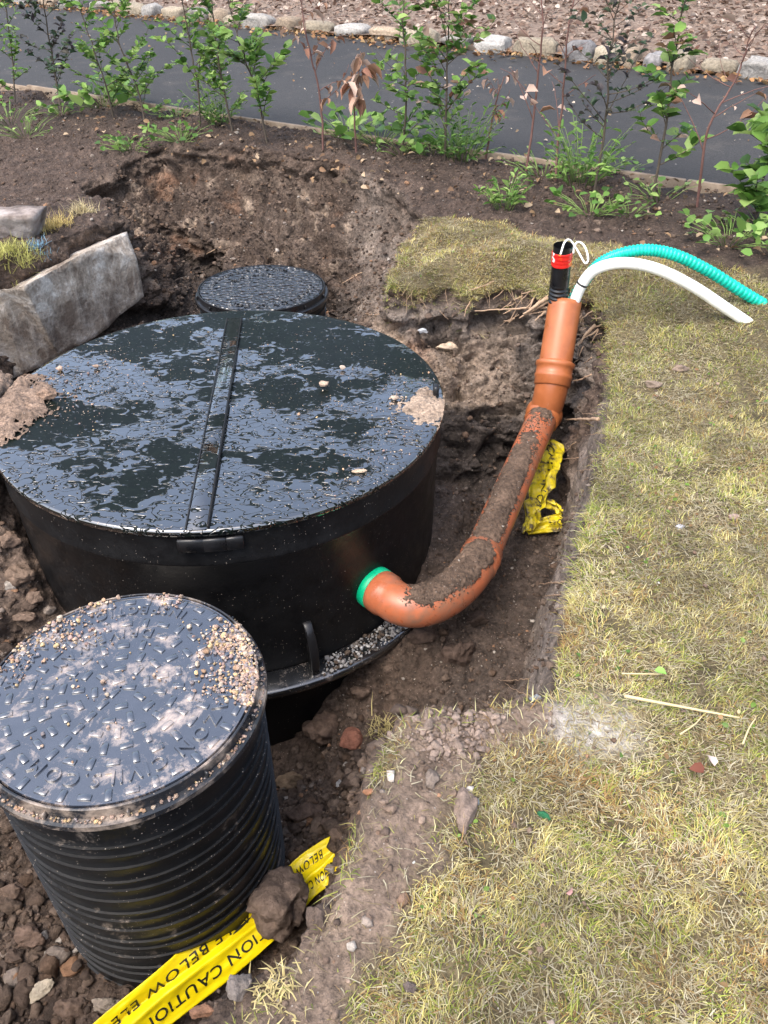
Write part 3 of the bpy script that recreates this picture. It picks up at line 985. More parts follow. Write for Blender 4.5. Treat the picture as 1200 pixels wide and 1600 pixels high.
# bracket under the lip at the front
ang0 = math.atan2(b1[1] - TY, b1[0] - TX)
for k, (da, wd, nm_) in enumerate(((-0.028, 0.085, 'hinge_plate'), (0.055, 0.075, 'hinge_plate'), (0.128, 0.055, 'hinge_plate'))):
    a = ang0 + da
    vv, f = box(0, 0, 0, wd, 0.014, 0.05, 0.004)
    R_ = np.array([[-math.sin(a), math.cos(a), 0], [math.cos(a), math.sin(a), 0], [0, 0, 1]]).T
    W = vv @ R_.T + np.array([TX + 0.859 * math.cos(a), TY + 0.859 * math.sin(a), TZ - 0.052])
    mesh_np(nm_, loc(W), [f[0][:, ::-1]], BLACK_CLEAN, tank, smooth=False)
# latch at the right edge of the lid
pl = at(681, 609, TZ + .02)
vv, f = box(0, 0, 0, 0.022, 0.05, 0.045, 0.006)
mesh_np('latch', loc(vv + pl), f, BLACK_CLEAN, tank, smooth=False)
# lifting lug: a curved fin on the flange
lug_a = math.atan2(1.885 - TY, -0.245 - TX)
er = np.array([math.cos(lug_a), math.sin(lug_a), 0]); et = np.array([-er[1], er[0], 0])
lp = spline([(0.828, 0.20), (0.850, 0.195), (0.875, 0.165), (0.895, 0.11), (0.902, 0.05), (0.900, -0.004)], 28)
mb = MB()
T2 = np.gradient(lp, axis=0); T2 /= np.linalg.norm(T2, axis=1)[:, None]
N2 = np.stack([-T2[:, 1], T2[:, 0]], 1)
a_ = np.linspace(0, 2 * pi, 12, endpoint=False)
ca, sa = np.sign(np.cos(a_)) * np.abs(np.cos(a_)) ** 0.5, np.sign(np.sin(a_)) * np.abs(np.sin(a_)) ** 0.5
W = np.array([[TX, TY, FLZ]] * 28)[:, None] + (lp[:, None, :1] + N2[:, None, :1] * 0.008 * ca[None, :, None]) * er + (lp[:, None, 1:2] + N2[:, None, 1:2] * 0.008 * ca[None, :, None]) * np.array([0, 0, 1.0]) + 0.016 * sa[None, :, None] * et
i_ = np.arange(27)[:, None] * 12; j_ = np.arange(12)[None]; k_ = (j_ + 1) % 12
mesh_np('lifting_lug', loc(W.reshape(-1, 3)), [np.stack([i_ + j_, i_ + k_, i_ + 12 + k_, i_ + 12 + j_], -1).reshape(-1, 4)], BLACK_CLEAN, tank)
vv, f = box(0, 0, 0, 0.07, 0.012, 0.10, 0.002)
R_ = np.stack([er, et, np.array([0, 0, 1.0])], 1)
mesh_np('lug_web', loc(vv @ R_.T + np.array([TX, TY, FLZ + 0.05]) + er * 0.866), f, BLACK_BODY, tank, smooth=False)
# inlet port and green seal
port = at(596, 925, -0.43)
pr = port - np.array([TX, TY, -0.43]); pr[2] = 0; pr /= np.linalg.norm(pr)
wallp = np.array([TX, TY, -0.43]) + pr * 0.838
sv, sf = sweep(np.array([wallp - pr * 0.02, wallp + pr * 0.022, wallp + pr * 0.028]), [0.082, 0.082, 0.077], 40)
mesh_np('pipe_seal', loc(sv), sf, GREENSEAL, tank)

# ------------------------------------------------------------------ inspection chambers
cv, cf = box(0, 0, 0, 0.030, 0.0150, 0.007, 0.0011)
PAD = {}
def pad_mesh(mat):
    if mat.name not in PAD:
        PAD[mat.name] = mesh_np('tread_block', cv, cf, mat, smooth=False, link=False)
    return PAD[mat.name]
WORDS_ARC = [('INSPECTION CHAMBER', 0.272, 66, +1, 0.042), ('DRIVEWAY', 0.186, 77, +1, 0.044), ('AMAZON CIVILS.COM', 0.264, 12, -1, 0.050)]
def chamber(name, label, cx, cy, R, depth, cover_mat, ring_mat, riser_mat, pads=True, pitch=0.051):
    t = thing(name, label, 'inspection chamber', (cx, cy, -depth), 'round inspection chambers beside the tank')
    k = R / 0.357
    z0 = depth
    # corrugated riser: smooth wall with thin projecting ribs
    pr_ = [(0.334 * k, 0.0)]
    z = 0.03
    q = 0
    while z < depth - 0.10:
        pr_ += [(0.334 * k, z), (0.3345 * k, z + 0.0015), (0.3405 * k, z + 0.002), (0.3405 * k, z + 0.0055), (0.3345 * k, z + 0.006), (0.3325 * k, z + 0.016), (0.3325 * k, z + pitch * 0.6)]
        z += pitch * (0.75, 1.2, 1.0)[q % 3]
        q += 1
    pr_ += [(0.334 * k, depth - 0.05)]
    rv, rf = lathe(pr_, 160)
    sharpen(mesh_np('riser', rv, rf, riser_mat, t))
    # collar: ledge, groove wall
    col_ = [(0.331 * k, z0 - 0.062), (0.352 * k, z0 - 0.058), (0.357 * k, z0 - 0.052), (0.357 * k, z0 - 0.036), (0.352 * k, z0 - 0.030), (0.341 * k, z0 - 0.029),
            (0.339 * k, z0 - 0.010), (0.3385 * k, z0 - 0.002), (0.336 * k, z0), (0.3325 * k, z0 - 0.001), (0.332 * k, z0 - 0.02)]
    v_, f_ = lathe(col_, 128)
    collar = sharpen(mesh_np('collar', v_, f_, ring_mat, t))
    for a in np.linspace(0.3, 2 * pi + 0.3, 12, endpoint=False):
        vv, ff = box(0, 0, 0, 0.012, 0.006, 0.020, 0.002)
        c_, s_ = math.cos(a), math.sin(a)
        M_ = np.array([[c_, -s_, 0], [s_, c_, 0], [0, 0, 1]])
        mesh_np('collar_rib', vv @ M_.T + np.array([c_ * 0.345 * k, s_ * 0.345 * k, z0 - 0.022]), ff, ring_mat, collar, smooth=False)
    zt = z0 - 0.004
    cvp = [(0.003, zt), (0.12 * k, zt), (0.25 * k, zt), (0.322 * k, zt), (0.3225 * k, zt + 0.003), (0.3265 * k, zt + 0.003), (0.328 * k, zt), (0.3285 * k, zt - 0.02)]
    v_, f_ = lathe(cvp, 128)
    cover = sharpen(mesh_np('cover', v_, [f_[0][:, ::-1]], cover_mat, t))
    # raised lettering round the cover
    taken = []
    for word, rad, start, sense, size in WORDS_ARC:
        a = math.radians(start)
        mb = MB()
        a0 = a
        for ch in word:
            wch = glyph_w(ch) * size * 1.12
            da = wch / rad
            if ch != ' ':
                vv, ff = glyph(ch, 0.08, 0.010)
                am = a + sense * da / 2
                gx = (vv[:, 0] - (glyph_w(ch) - 0.1) / 2) * size
                gy = (vv[:, 1] - 0.35) * size
                er_ = np.array([math.cos(am), math.sin(am)])
                # sense +1: letters run anticlockwise with tops to the centre; -1: clockwise with tops outwards
                right = np.array([-er_[1], er_[0]]) * sense
                upv = -er_ if sense > 0 else er_
                xy = er_ * rad * k + gx[:, None] * right + gy[:, None] * upv
                mb.put(np.column_stack([xy, zt + 0.0005 + vv[:, 2] * size]), [ff])
            a += sense * da
        taken.append((rad, min(a0, a), max(a0, a)))
        lo = mb.build('raised_lettering', cover_mat, cover, smooth=False)
        if pads: lo['label'] = 'raised letters reading ' + word.lower()
    # tread blocks in rings, turned radially and tangentially by turns
    if pads:
        pm = pad_mesh(cover_mat)
        for ri, (rad, n) in enumerate(((0.022, 3), (0.062, 8), (0.102, 13), (0.142, 18), (0.182, 23), (0.222, 28), (0.266, 33), (0.306, 38))):
            for q in range(n):
                a = 2 * pi * (q + 0.37 * ri) / n
                skip = False
                for tr, t0, t1 in taken:
                    for sh in (-2 * pi, 0, 2 * pi):
                        if t0 - 0.07 < a + sh < t1 + 0.07 and abs(tr - rad) < 0.030: skip = True
                if skip: continue
                turn = a + (pi / 2 if (q + ri) % 2 else 0.0) + random.uniform(-0.08, 0.08)
                add('tread_block', pm, cover, (math.cos(a) * rad * k, math.sin(a) * rad * k, zt + 0.0002), (0, 0, turn))
    return t, cover
chamber('inspection_chamber', 'muddy black round inspection chamber with ribbed riser and lettered gravel-strewn cover, nearest the camera', -0.653, 1.273, 0.357, 0.98, COVER, BLACK_RING, BLACK_DUSTY)
chamber('inspection_chamber', 'small black round chamber cover beaded with rain behind the large tank', -0.642, 3.955, 0.349, 0.62, LIDREAR, BLACK_CLEAN, BLACK_BODY, pads=False)

# ------------------------------------------------------------------ the orange drain
pipe = thing('drain_pipe', 'orange plastic drain pipe, dirt on top, bending from the tank up to an open riser', 'pipe', (0.4, 2.2, -0.6))
def ploc(vv): return np.asarray(vv) - np.array([0.4, 2.2, -0.6])
PR = 0.070
rb = at(851, 645, -0.33)                      # where the run meets the riser bend
rise_top = at(883, 472, 0.13)
rise_low = at(864, 592, -0.16)
e_end = at(752, 868, -0.425)
run_dir = (rb - e_end) / np.linalg.norm(rb - e_end)
p0 = wallp + pr * 0.02
p1 = wallp + pr * 0.10
c_ctrl = p1 + pr * 0.14
t_ = np.linspace(0, 1, 26)[:, None]
ctrl2 = e_end - run_dir * 0.20
elbow = (1 - t_) ** 3 * p1 + 3 * (1 - t_) ** 2 * t_ * c_ctrl + 3 * (1 - t_) * t_ ** 2 * ctrl2 + t_ ** 3 * e_end
elbow_path = np.vstack([np.linspace(p0, p1, 6)[:-1], elbow])
er_ = np.full(len(elbow_path), PR + 0.006)
er_[:5] = [PR + 0.008, PR + 0.012, PR + 0.012, PR + 0.012, PR + 0.006]
RR = 0.075
vv, ff = sweep(elbow_path, er_, 40)
mesh_np('elbow', ploc(vv), ff, ORANGE, pipe)
def collar_ring(c, d, r0, prof, name, mat, par):
    P_ = np.array([c + d * s for s, _ in prof])
    vv, ff = sweep(P_, [r0 + q for _, q in prof], 40)
    return mesh_np(name, ploc(vv), ff, mat, par)
collar_ring(e_end - run_dir * 0.02, run_dir, PR, [(-0.05, 0.0), (-0.045, 0.0075), (0.0, 0.008), (0.004, 0.0105), (0.016, 0.0105), (0.02, 0.008), (0.045, 0.008), (0.05, 0.0)], 'socket', ORANGE, pipe)
vv, ff = sweep(np.linspace(e_end, rb - run_dir * 0.03, 30), PR, 40)
mesh_np('straight_pipe', ploc(vv), ff, ORANGE, pipe)
# bend turning up into the riser
upd = (rise_top - rise_low) / np.linalg.norm(rise_top - rise_low)
bb0, bb1 = rb - run_dir * 0.06, rise_low + upd * 0.02
bc = rb + run_dir * 0.03
bend = (1 - t_) ** 3 * bb0 + 3 * (1 - t_) ** 2 * t_ * bc + 3 * (1 - t_) * t_ ** 2 * (rise_low - upd * 0.10) + t_ ** 3 * bb1
vv, ff = sweep(bend, np.linspace(PR + 0.002, RR + 0.002, len(bend)), 40)
mesh_np('bend', ploc(vv), ff, ORANGE_RISER, pipe)
collar_ring(rb - run_dir * 0.02, run_dir, PR, [(-0.05, 0.0), (-0.045, 0.010), (-0.01, 0.011), (0.0, 0.017), (0.016, 0.017), (0.022, 0.010), (0.04, 0.002)], 'socket', ORANGE_RISER, pipe)
collar_ring(rise_low, upd, RR, [(-0.035, 0.0), (-0.03, 0.008), (0.0, 0.008), (0.004, 0.011), (0.016, 0.011), (0.020, 0.008), (0.052, 0.008), (0.056, 0.014), (0.074, 0.014), (0.078, 0.008), (0.081, 0.001)], 'socket', ORANGE_RISER, pipe)
# riser: open tube with a wall
rp = np.vstack([np.linspace(rise_low + upd * 0.03, rise_top, 14), np.array([rise_top + upd * 0.0005]), np.linspace(rise_top - upd * 0.001, rise_top - upd * 0.25, 6)])
T_ = np.tile(upd, (len(rp), 1))
a_ = np.linspace(0, 2 * pi, 48, endpoint=False)
nx_ = np.cross(upd, [0, 1, 0]); nx_ /= np.linalg.norm(nx_); ny_ = np.cross(upd, nx_)
rad_ = np.array([RR] * 14 + [RR - 0.0025] + [RR - 0.005] * 6)
vv = (rp[:, None] + rad_[:, None, None] * (np.cos(a_)[None, :, None] * nx_ + np.sin(a_)[None, :, None] * ny_)).reshape(-1, 3)
i_ = np.arange(len(rp) - 1)[:, None] * 48; j_ = np.arange(48)[None]; k_ = (j_ + 1) % 48
mesh_np('riser_pipe', ploc(vv), [np.stack([i_ + j_, i_ + k_, i_ + 48 + k_, i_ + 48 + j_], -1).reshape(-1, 4)], ORANGE_RISER, pipe)
# crust of soil lying along the top of the run
full = np.vstack([elbow_path[6:-1], np.linspace(e_end, rb - run_dir * 0.0, 150)])
seglen = np.concatenate([[0], np.cumsum(np.linalg.norm(np.diff(full, axis=0), axis=1))])
sU = np.linspace(0.0, seglen[-1], 340)
cp = np.stack([np.interp(sU, seglen, full[:, k]) for k in range(3)], 1)
T3 = np.gradient(cp, axis=0); T3 /= np.linalg.norm(T3, axis=1)[:, None]
upn = np.array([0, 0, 1.0]) - T3 * T3[:, 2:3]; upn /= np.linalg.norm(upn, axis=1)[:, None]
sid = np.cross(T3, upn)
aa = np.linspace(-1.25, 1.25, 56)
nrm = upn[:, None] * np.cos(aa)[None, :, None] + sid[:, None] * np.sin(aa)[None, :, None]
crr = np.interp(sU, [0, seglen[len(elbow_path) - 8], seglen[len(elbow_path) - 8] + 0.03, sU[-1]], [PR + 0.006, PR + 0.006, PR, PR])
onp = cp[:, None] + nrm * crr[:, None, None]
flat = onp.reshape(-1, 3)
prof_a = np.exp(-(aa / 0.95) ** 4)
along = np.interp(sU / sU[-1], [0, 0.05, 0.13, 0.22, 0.30, 0.6, 0.78, 0.86, 0.95, 1.0], [0.1, 0.7, 0.85, 1.0, 0.95, 0.9, 0.62, 0.35, 0.75, 0.7])
hgt = (prof_a[None] * along[:, None] - 0.50).ravel() + 0.30 * fbm(flat * 13, 5, gain=0.65, off=6) + 0.22 * fbm(flat * 55, 3, off=8)
hh = np.clip(hgt, -0.02, 0.6)
th_ = np.where(hh > 0, 0.0012 + 0.013 * hh + 0.004 * np.abs(fbm(flat * 60, 2, off=1)), -0.004)
th_ += np.where(hh > 0, 0.010, 0) * ((sU / sU[-1] > 0.2) & (sU / sU[-1] < 0.32))[:, None].repeat(56, 1).ravel() * np.abs(fbm(flat * 14, 2))
cvx = flat + nrm.reshape(-1, 3) * th_[:, None]
ii = np.arange(340 * 56).reshape(340, 56)
q = np.stack([ii[:-1, :-1], ii[1:, :-1], ii[1:, 1:], ii[:-1, 1:]], -1).reshape(-1, 4)
q = q[(hh[q] > 0).any(1)]
cc = np.array([0.135, 0.092, 0.066]) * (1 + 0.3 * fbm(flat * 30, 3))[:, None]
crust = mesh_np('soil_crust', ploc(cvx), [q], SOIL, pipe, cc)
crust['label'] = 'crust of brown soil lying along the top of the orange pipe'

kk_ = np.concatenate([rng.choice(np.where(hh > 0.05)[0], 700), rng.choice(np.where((hgt > -0.22) & (hgt < 0.02))[0], 900)])
PIPE_CRUMBS = cvx[kk_] + nrm.reshape(-1, 3)[kk_] * np.where(hh[kk_] > 0, 0, 0.005)[:, None]
# ------------------------------------------------------------------ ducts and hoses coming out of the riser
def sw(name, pts, radii, mat, parent=None, n=120, seg=20, cap=True):
    path = spline(pts, n)
    r = radii(np.linspace(0, 1, n)) if callable(radii) else radii
    vv, ff = sweep(path, r, seg, cap)
    return mesh_np(name, vv, ff, mat, parent)
rt = rise_top
dtop = at(880, 383, 0.40)
duct = thing('cable_duct', 'short black corrugated cable duct sticking out of the orange riser', 'duct', tuple(rt + np.array([-.02, .02, -.2])))
def dl(vv): return np.asarray(vv) - np.array(duct.location)
d_low = rt + np.array([-0.024, 0.010, -0.2])
path = np.linspace(d_low, dtop, 150)
sU2 = np.linspace(0, 1, 150)
Ld = np.linalg.norm(dtop - d_low)
rr_ = 0.0395 + np.where(sU2 < 0.62, 0.0040 * np.sign(np.sin(sU2 * Ld / 0.019 * 2 * pi)), 0.003)
vv, ff = sweep(path, rr_, 28, cap=False)
mesh_np('duct_tube', dl(vv), ff, BLACK_CLEAN, duct)
ddir = (dtop - d_low) / Ld
vv, ff = sweep(np.array([dtop, dtop - ddir * 0.10]), [0.0385, 0.0385], 28, cap=False)
mesh_np('duct_lining', dl(vv), [f[:, ::-1] for f in ff], BLACK_CLEAN, duct)
vv, ff = sweep(np.array([dtop - ddir * 0.10, dtop - ddir * 0.104]), [0.0385, 0.0385], 28)
mesh_np('duct_plug', dl(vv), ff, BLACK_BODY, duct)
tp = np.linspace(dtop - ddir * 0.088, dtop - ddir * 0.026, 12)
vv, ff = sweep(tp, 0.0450 + 0.0016 * np.sin(np.arange(12) * 2.1), 28, cap=False)
vv += 0.0014 * np.stack([fbm(vv * 60, 2), fbm(vv * 60 + 9, 2), fbm(vv * 60 + 5, 2)], 1)
m_, nt, N_, L_, B_ = new_mat('red_and_white_tape')
nz = tex_noise(nt, 14, 3, 0.6, geomp(nt))
L_.new(ramp(nt, nz.outputs['Fac'], [(0.40, (0.75, 0.25, 0.02)), (0.44, (0.66, 0.02, 0.015)), (0.60, (0.60, 0.02, 0.015)), (0.63, (0.8, 0.75, 0.72))]).outputs[0], B_.inputs['Base Color'])
B_.inputs['Roughness'].default_value = 0.3
mesh_np('red_tape_wrap', dl(vv), ff, m_, duct)
g = px_size(dtop)
def off(base, dx, dy, dback=0.0):
    """a place dx, dy pixels from a base place, dback metres nearer the camera"""
    d = np.asarray(base) + _rt * dx * g - _up * dy * g
    return d - _fw * dback
cord = sw('white_cord', [off(dtop, -8, 20, .045), off(dtop, -2, 2, .05), off(dtop, 8, -4, .03), off(dtop, 20, 10, .02), off(dtop, 32, 30, .02), off(dtop, 37, 24, .02), off(dtop, 33, 4, .01), off(dtop, 24, -5, 0), off(dtop, 17, 2, .0), off(dtop, 15, 14, .01)],
          0.0042, WHITECORD, None, 90, 8)
cord.name = 'draw_cord'
cord.parent = duct
cord.location = -np.array(duct.location)
cord['label'] = 'thin white cord looped out of the top of the black duct'
# white hose
y0 = rt[1]
def arch(pts, y_from, y_to):
    out = []
    n = len(pts)
    for k, (px, py) in enumerate(pts):
        yy = y_from + (y_to - y_from) * k / (n - 1)
        d = direction(px, py)
        out.append(np.array([0, 0, CAM_H]) + d * (yy / d[1]))
    return np.array(out)
wpts = np.vstack([rt + np.array([0.026, -0.034, -0.2]), rt + np.array([0.026, -0.034, -0.03]),
                  arch([(912, 440), (935, 419), (975, 411), (1025, 420), (1080, 446), (1135, 482), (1182, 514)], rt[1] - 0.04, rt[1] - 0.13)])
hose = sw('white_hose', wpts, lambda u: np.interp(u, [0, .97, .995, 1], [0.0245, 0.0245, 0.017, 0.006]), WHITEHOSE, None, 140, 24)
tag(hose, 'smooth white plastic hose arching from the orange riser down onto the lawn', 'hose')
hb = spline(wpts, 140)[33]
hd = spline(wpts, 140)[35] - hb; hd /= np.linalg.norm(hd)
vv, ff = sweep(np.array([hb - hd * .004, hb, hb + hd * .004]), [0.0262, 0.0275, 0.0262], 24)
mesh_np('black_tie', vv, ff, BLACK_CLEAN, hose)
tpts = np.vstack([rt + np.array([0.036, 0.022, -0.2]), rt + np.array([0.036, 0.022, -0.02]),
                  arch([(922, 428), (950, 404), (1000, 391), (1050, 397), (1105, 422), (1160, 456), (1215, 490), (1290, 548), (1350, 600)], rt[1] + 0.01, rt[1] + 0.0), ])
teal = sw('teal_duct', tpts, lambda u: 0.0245 + 0.0020 * np.sign(np.sin(u * 2 * pi * 90)), TEAL, None, 940, 20)
tag(teal, 'turquoise corrugated duct curving out of the orange riser over the lawn', 'duct')

# ------------------------------------------------------------------ warning tape with print
def ribbon(name, centre, across, mat, parent, n=120, m=18, prof=None, wob=0.004, seed=0):
    """centre: list of points; across: list of half-width vectors; prof(u,v) adds height along the ribbon normal"""
    c = spline(centre, n); a = spline(across, n)
    vv_ = np.linspace(-1, 1, m)
    P_ = c[:, None] + a[:, None] * vv_[None, :, None]
    Tt = np.gradient(c, axis=0)
    nr = np.cross(Tt, a); nr /= np.linalg.norm(nr, axis=1)[:, None]
    nr *= np.sign(nr[:, 2:3] + 1e-9)
    U, W_ = np.meshgrid(np.linspace(0, 1, n), vv_, indexing='ij')
    h = wob * fbm(np.stack([U.ravel() * 9, W_.ravel() * 2, 0 * U.ravel() + seed], -1), 3).reshape(U.shape)
    if prof is not None: h = h + prof(U, W_)
    P_ = P_ + nr[:, None] * h[:, :, None]
    ii = np.arange(n * m).reshape(n, m)
    q = np.stack([ii[:-1, :-1], ii[1:, :-1], ii[1:, 1:], ii[:-1, 1:]], -1).reshape(-1, 4)
    o = mesh_np(name, P_.reshape(-1, 3), [q], mat, parent)
    sol = o.modifiers.new('t', 'SOLIDIFY'); sol.thickness = 0.0006; sol.offset = 0
    def place(u, w_, lift=0.0015):
        x = np.clip(u, 0, 1) * (n - 1); y = np.clip((w_ + 1) / 2, 0, 1) * (m - 1)
        i = np.minimum(x.astype(int), n - 2); j = np.minimum(y.astype(int), m - 2)
        fx, fy = (x - i)[:, None], (y - j)[:, None]
        p = P_[i, j] * (1 - fx) * (1 - fy) + P_[i + 1, j] * fx * (1 - fy) + P_[i, j + 1] * (1 - fx) * fy + P_[i + 1, j + 1] * fx * fy
        e1 = P_[i + 1, j] - P_[i, j]; e2 = P_[i, j + 1] - P_[i, j]
        nn = np.cross(e1, e2); nn /= np.linalg.norm(nn, axis=1)[:, None] + 1e-12
        nn *= np.sign(nn[:, 2:3] + 1e-9)
        return p + nn * lift
    Lr = np.linalg.norm(np.diff(c, axis=0), axis=1).sum()
    return o, place, Lr
def print_on(place, Lr, half, text, w_mid, size, u_start, parent, name='printed_word', flip=False, squash=1.0):
    if ' ' in text.strip():
        u = u_start
        out = []
        for w_ in text.split(' '):
            wl_ = sum(glyph_w(c) for c in w_) * size * squash / Lr
            if w_ and u >= 0 and u + wl_ < 1: out.append(print_on(place, Lr, half, w_, w_mid, size, u, parent, name, flip, squash))
            u += wl_ + glyph_w(' ') * size * squash / Lr
        return out
    mb = MB()
    u = u_start
    for ch in text:
        wch = glyph_w(ch) * size * squash
        if ch != ' ':
            vv, ff = glyph(ch)
            # refine by midpoint split so the print follows the folds
            for _ in range(1):
                a, b, c = ff[:, 0], ff[:, 1], ff[:, 2]
                n0 = len(vv)
                mids = np.vstack([(vv[a] + vv[b]) / 2, (vv[b] + vv[c]) / 2, (vv[c] + vv[a]) / 2])
                k = np.arange(len(ff)); ab, bc, ca = n0 + k, n0 + len(ff) + k, n0 + 2 * len(ff) + k
                vv = np.vstack([vv, mids])
                ff = np.vstack([np.stack([a, ab, ca], 1), np.stack([ab, b, bc], 1), np.stack([ca, bc, c], 1), np.stack([ab, bc, ca], 1)])
            uu = u + vv[:, 0] * size * squash / Lr
            ww = w_mid + (vv[:, 1] - 0.35) * size / half * (-1 if flip else 1)
            ok = (uu.max() < 1) and (uu.min() > 0)
            if ok: mb.put(place(uu, ww), [ff])
        u += wch / Lr
    return mb.build(name, INK, parent, smooth=False)
# front tape: two edges read off the frame, running down to the left past the chamber
zt_ = -0.76
tA = [at(545, 1292, -.74), at(500, 1316, -.76), at(458, 1346, -.76), at(425, 1385, -.75), at(385, 1412, -.73), at(310, 1460, -.71), at(225, 1533, -.70), at(140, 1606, -.70), at(60, 1680, -.70)]
tB = [at(530, 1362, -.76), at(510, 1385, -.79), at(487, 1406, -.80), at(455, 1445, -.80), at(420, 1476, -.80), at(345, 1542, -.80), at(262, 1606, -.79), at(180, 1672, -.79), at(105, 1735, -.79)]
tA, tB = np.array(tA), np.array(tB)
tape = thing('warning_tape', 'yellow caution tape with black print lying in front of the ribbed chamber', 'tape', tuple((tA[4] + tB[4]) / 2))
tl = np.array(tape.location)
fold = lambda U, W_: 0.012 * np.exp(-((W_ - 0.02 - 0.1 * np.sin(U * 7)) / 0.16) ** 2) - 0.009 * np.exp(-((W_ + 0.28 + 0.08 * np.sin(U * 9)) / 0.12) ** 2) + 0.006 * np.sin(U * 23 + W_ * 2)
band, place, Lr = ribbon('tape_band', (tA + tB) / 2 - tl, (tB - tA) / 2, TAPE, tape, 160, 36, fold, 0.006)
half = float(np.linalg.norm((tB[5] - tA[5]) / 2))
print_on(place, Lr, half, 'CAUTION CAUTION CAUTION CAUTION CAUTION', 0.45, 0.042, 0.002, band, flip=False, squash=0.84)
print_on(place, Lr, half, 'CABLE BELOW ELECTRIC CABLE BELOW ELECTRIC CABLE BELOW', -0.45, 0.038, -0.02, band, flip=False, squash=0.92)
# crumpled tape behind the pipe
ct = thing('warning_tape', 'crumpled yellow tape scrap half buried behind the orange pipe', 'tape', tuple(at(850, 790, -.62)))
cl = np.array(ct.location)
crA = [at(838, 690, -.52), at(836, 720, -.54), at(828, 760, -.58), at(822, 790, -.62), at(815, 832, -.66)]
crB = [at(878, 692, -.45), at(877, 725, -.48), at(862, 765, -.54), at(850, 800, -.58), at(838, 826, -.64)]
crA, crB = np.array(crA), np.array(crB)
cr = lambda U, W_: 0.022 * np.sin(W_ * 4.2 + U * 6) * np.cos(U * 9) + 0.010 * np.sin(U * 31 + W_ * 3)
o1, pl1, L1 = ribbon('tape_band', (crA + crB) / 2 - cl, (crB - crA) / 2, TAPE_SOILED, ct, 70, 24, cr, 0.02, 3)
print_on(pl1, L1, 0.07, 'CAUTION CAUT', 0.2, 0.05, 0.06, o1)
c2A = [at(836, 750, -.57), at(852, 775, -.57), at(872, 786, -.57), at(876, 800, -.60), at(850, 808, -.63), at(818, 822, -.66)]
c2B = [at(832, 768, -.60), at(846, 790, -.60), at(868, 800, -.62), at(880, 826, -.66), at(858, 832, -.68), at(826, 836, -.69)]
c2A, c2B = np.array(c2A), np.array(c2B)
o2, pl2, L2 = ribbon('tape_band', (c2A + c2B) / 2 - cl, (c2B - c2A) / 2, TAPE_SOILED, ct, 60, 16, lambda U, W_: 0.008 * np.sin(W_ * 5 + U * 12), 0.012, 5)
print_on(pl2, L2, 0.05, 'CAUTION', 0.0, 0.04, 0.3, o2)

# ------------------------------------------------------------------ concrete lumps at the left bank
def slab(name, front, thick_dir, thick, mat, label, sub=5, amp=0.02):
    bm = bmesh.new()
    fr = [bm.verts.new(Vector(p)) for p in front]
    bk = [bm.verts.new(Vector(np.asarray(p) + np.asarray(thick_dir) * thick)) for p in front]
    n = len(front)
    bm.faces.new(fr); bm.faces.new(bk[::-1])
    for k in range(n): bm.faces.new([fr[k], bk[k], bk[(k + 1) % n], fr[(k + 1) % n]])
    bmesh.ops.recalc_face_normals(bm, faces=bm.faces[:])
    bmesh.ops.triangulate(bm, faces=bm.faces[:])
    for _ in range(sub): bmesh.ops.subdivide_edges(bm, edges=[e for e in bm.edges if e.calc_length() > 0.03], cuts=1, use_grid_fill=True)
    bmesh.ops.triangulate(bm, faces=bm.faces[:])
    vv = np.array([q.co[:] for q in bm.verts])
    bm.normal_update()
    nn = np.array([q.normal[:] for q in bm.verts])
    vv = vv + nn * (amp * fbm(vv * 5, 4, off=2) + amp * 0.35 * fbm(vv * 22, 3))[:, None]
    ff = np.array([[q.index for q in f.verts] for f in bm.faces])
    bm.free()
    o = vv.mean(0)
    ob = mesh_np(name, vv - o, [ff], mat)
    ob.location = o
    return tag(ob, label, 'concrete')
back = np.array([-0.75, 0.55, -0.32])
slab('concrete_footing', [at(198, 362, .17), at(212, 400, .06), at(224, 462, -.17), at(190, 494, -.23), at(149, 528, -.28), at(93, 558, -.31), at(36, 584, -.34), at(-60, 620, -.36), at(-60, 462, .10), at(0, 452, .12), at(38, 448, .14), at(80, 424, .15), at(140, 392, .17)], back, 0.45, CONCRETE,
     'broken concrete footing with pale scraped stained face in the left bank', amp=0.012)
kp = land_hit(25, 372)
slab('kerb_stone', [at(-30, 378, .20), at(50, 374, .20), at(52, 338, .33), at(-30, 340, .33)], np.array([0.05, 0.9, 0.02]), 0.2, STONEBLOCK,
     'squared pale stone block standing on the left bank above the concrete', amp=0.016)

# ------------------------------------------------------------------ stones, clods and rubble
def scatter_rocks(name, pos, size, cols, mat, sub=1, variants=14, seed=1, flat=0.75, parent=None, facets=11, align=None):
    r = np.random.default_rng(seed)
    shapes = [rock_shape(sub, r, facets, 0.3, (0.35, 0.75)) for _ in range(variants)]
    mb = MB()
    n = len(pos)
    which = r.integers(0, variants, n)
    for k in range(variants):
        idx = np.where(which == k)[0]
        if not len(idx): continue
        bv, bf = shapes[k]
        nv = len(bv)
        out = np.empty((len(idx), nv, 3))
        for a, i in enumerate(idx):
            M_ = rotm(r) * size[i]
            vv = bv @ (M_.T) * np.array([1, 1, flat])
            out[a] = vv + pos[i]
        F_ = (bf[None] + (np.arange(len(idx)) * nv)[:, None, None]).reshape(-1, 3)
        mb.put(out.reshape(-1, 3), [F_], np.repeat(cols[idx], nv, axis=0))
    return mb.build(name, mat, parent, smooth=False)
r = np.random.default_rng(11)
EARTH = np.array([[0.095, 0.067, 0.051], [0.125, 0.09, 0.068], [0.072, 0.052, 0.041], [0.145, 0.107, 0.083], [0.11, 0.072, 0.05], [0.19, 0.155, 0.13]])
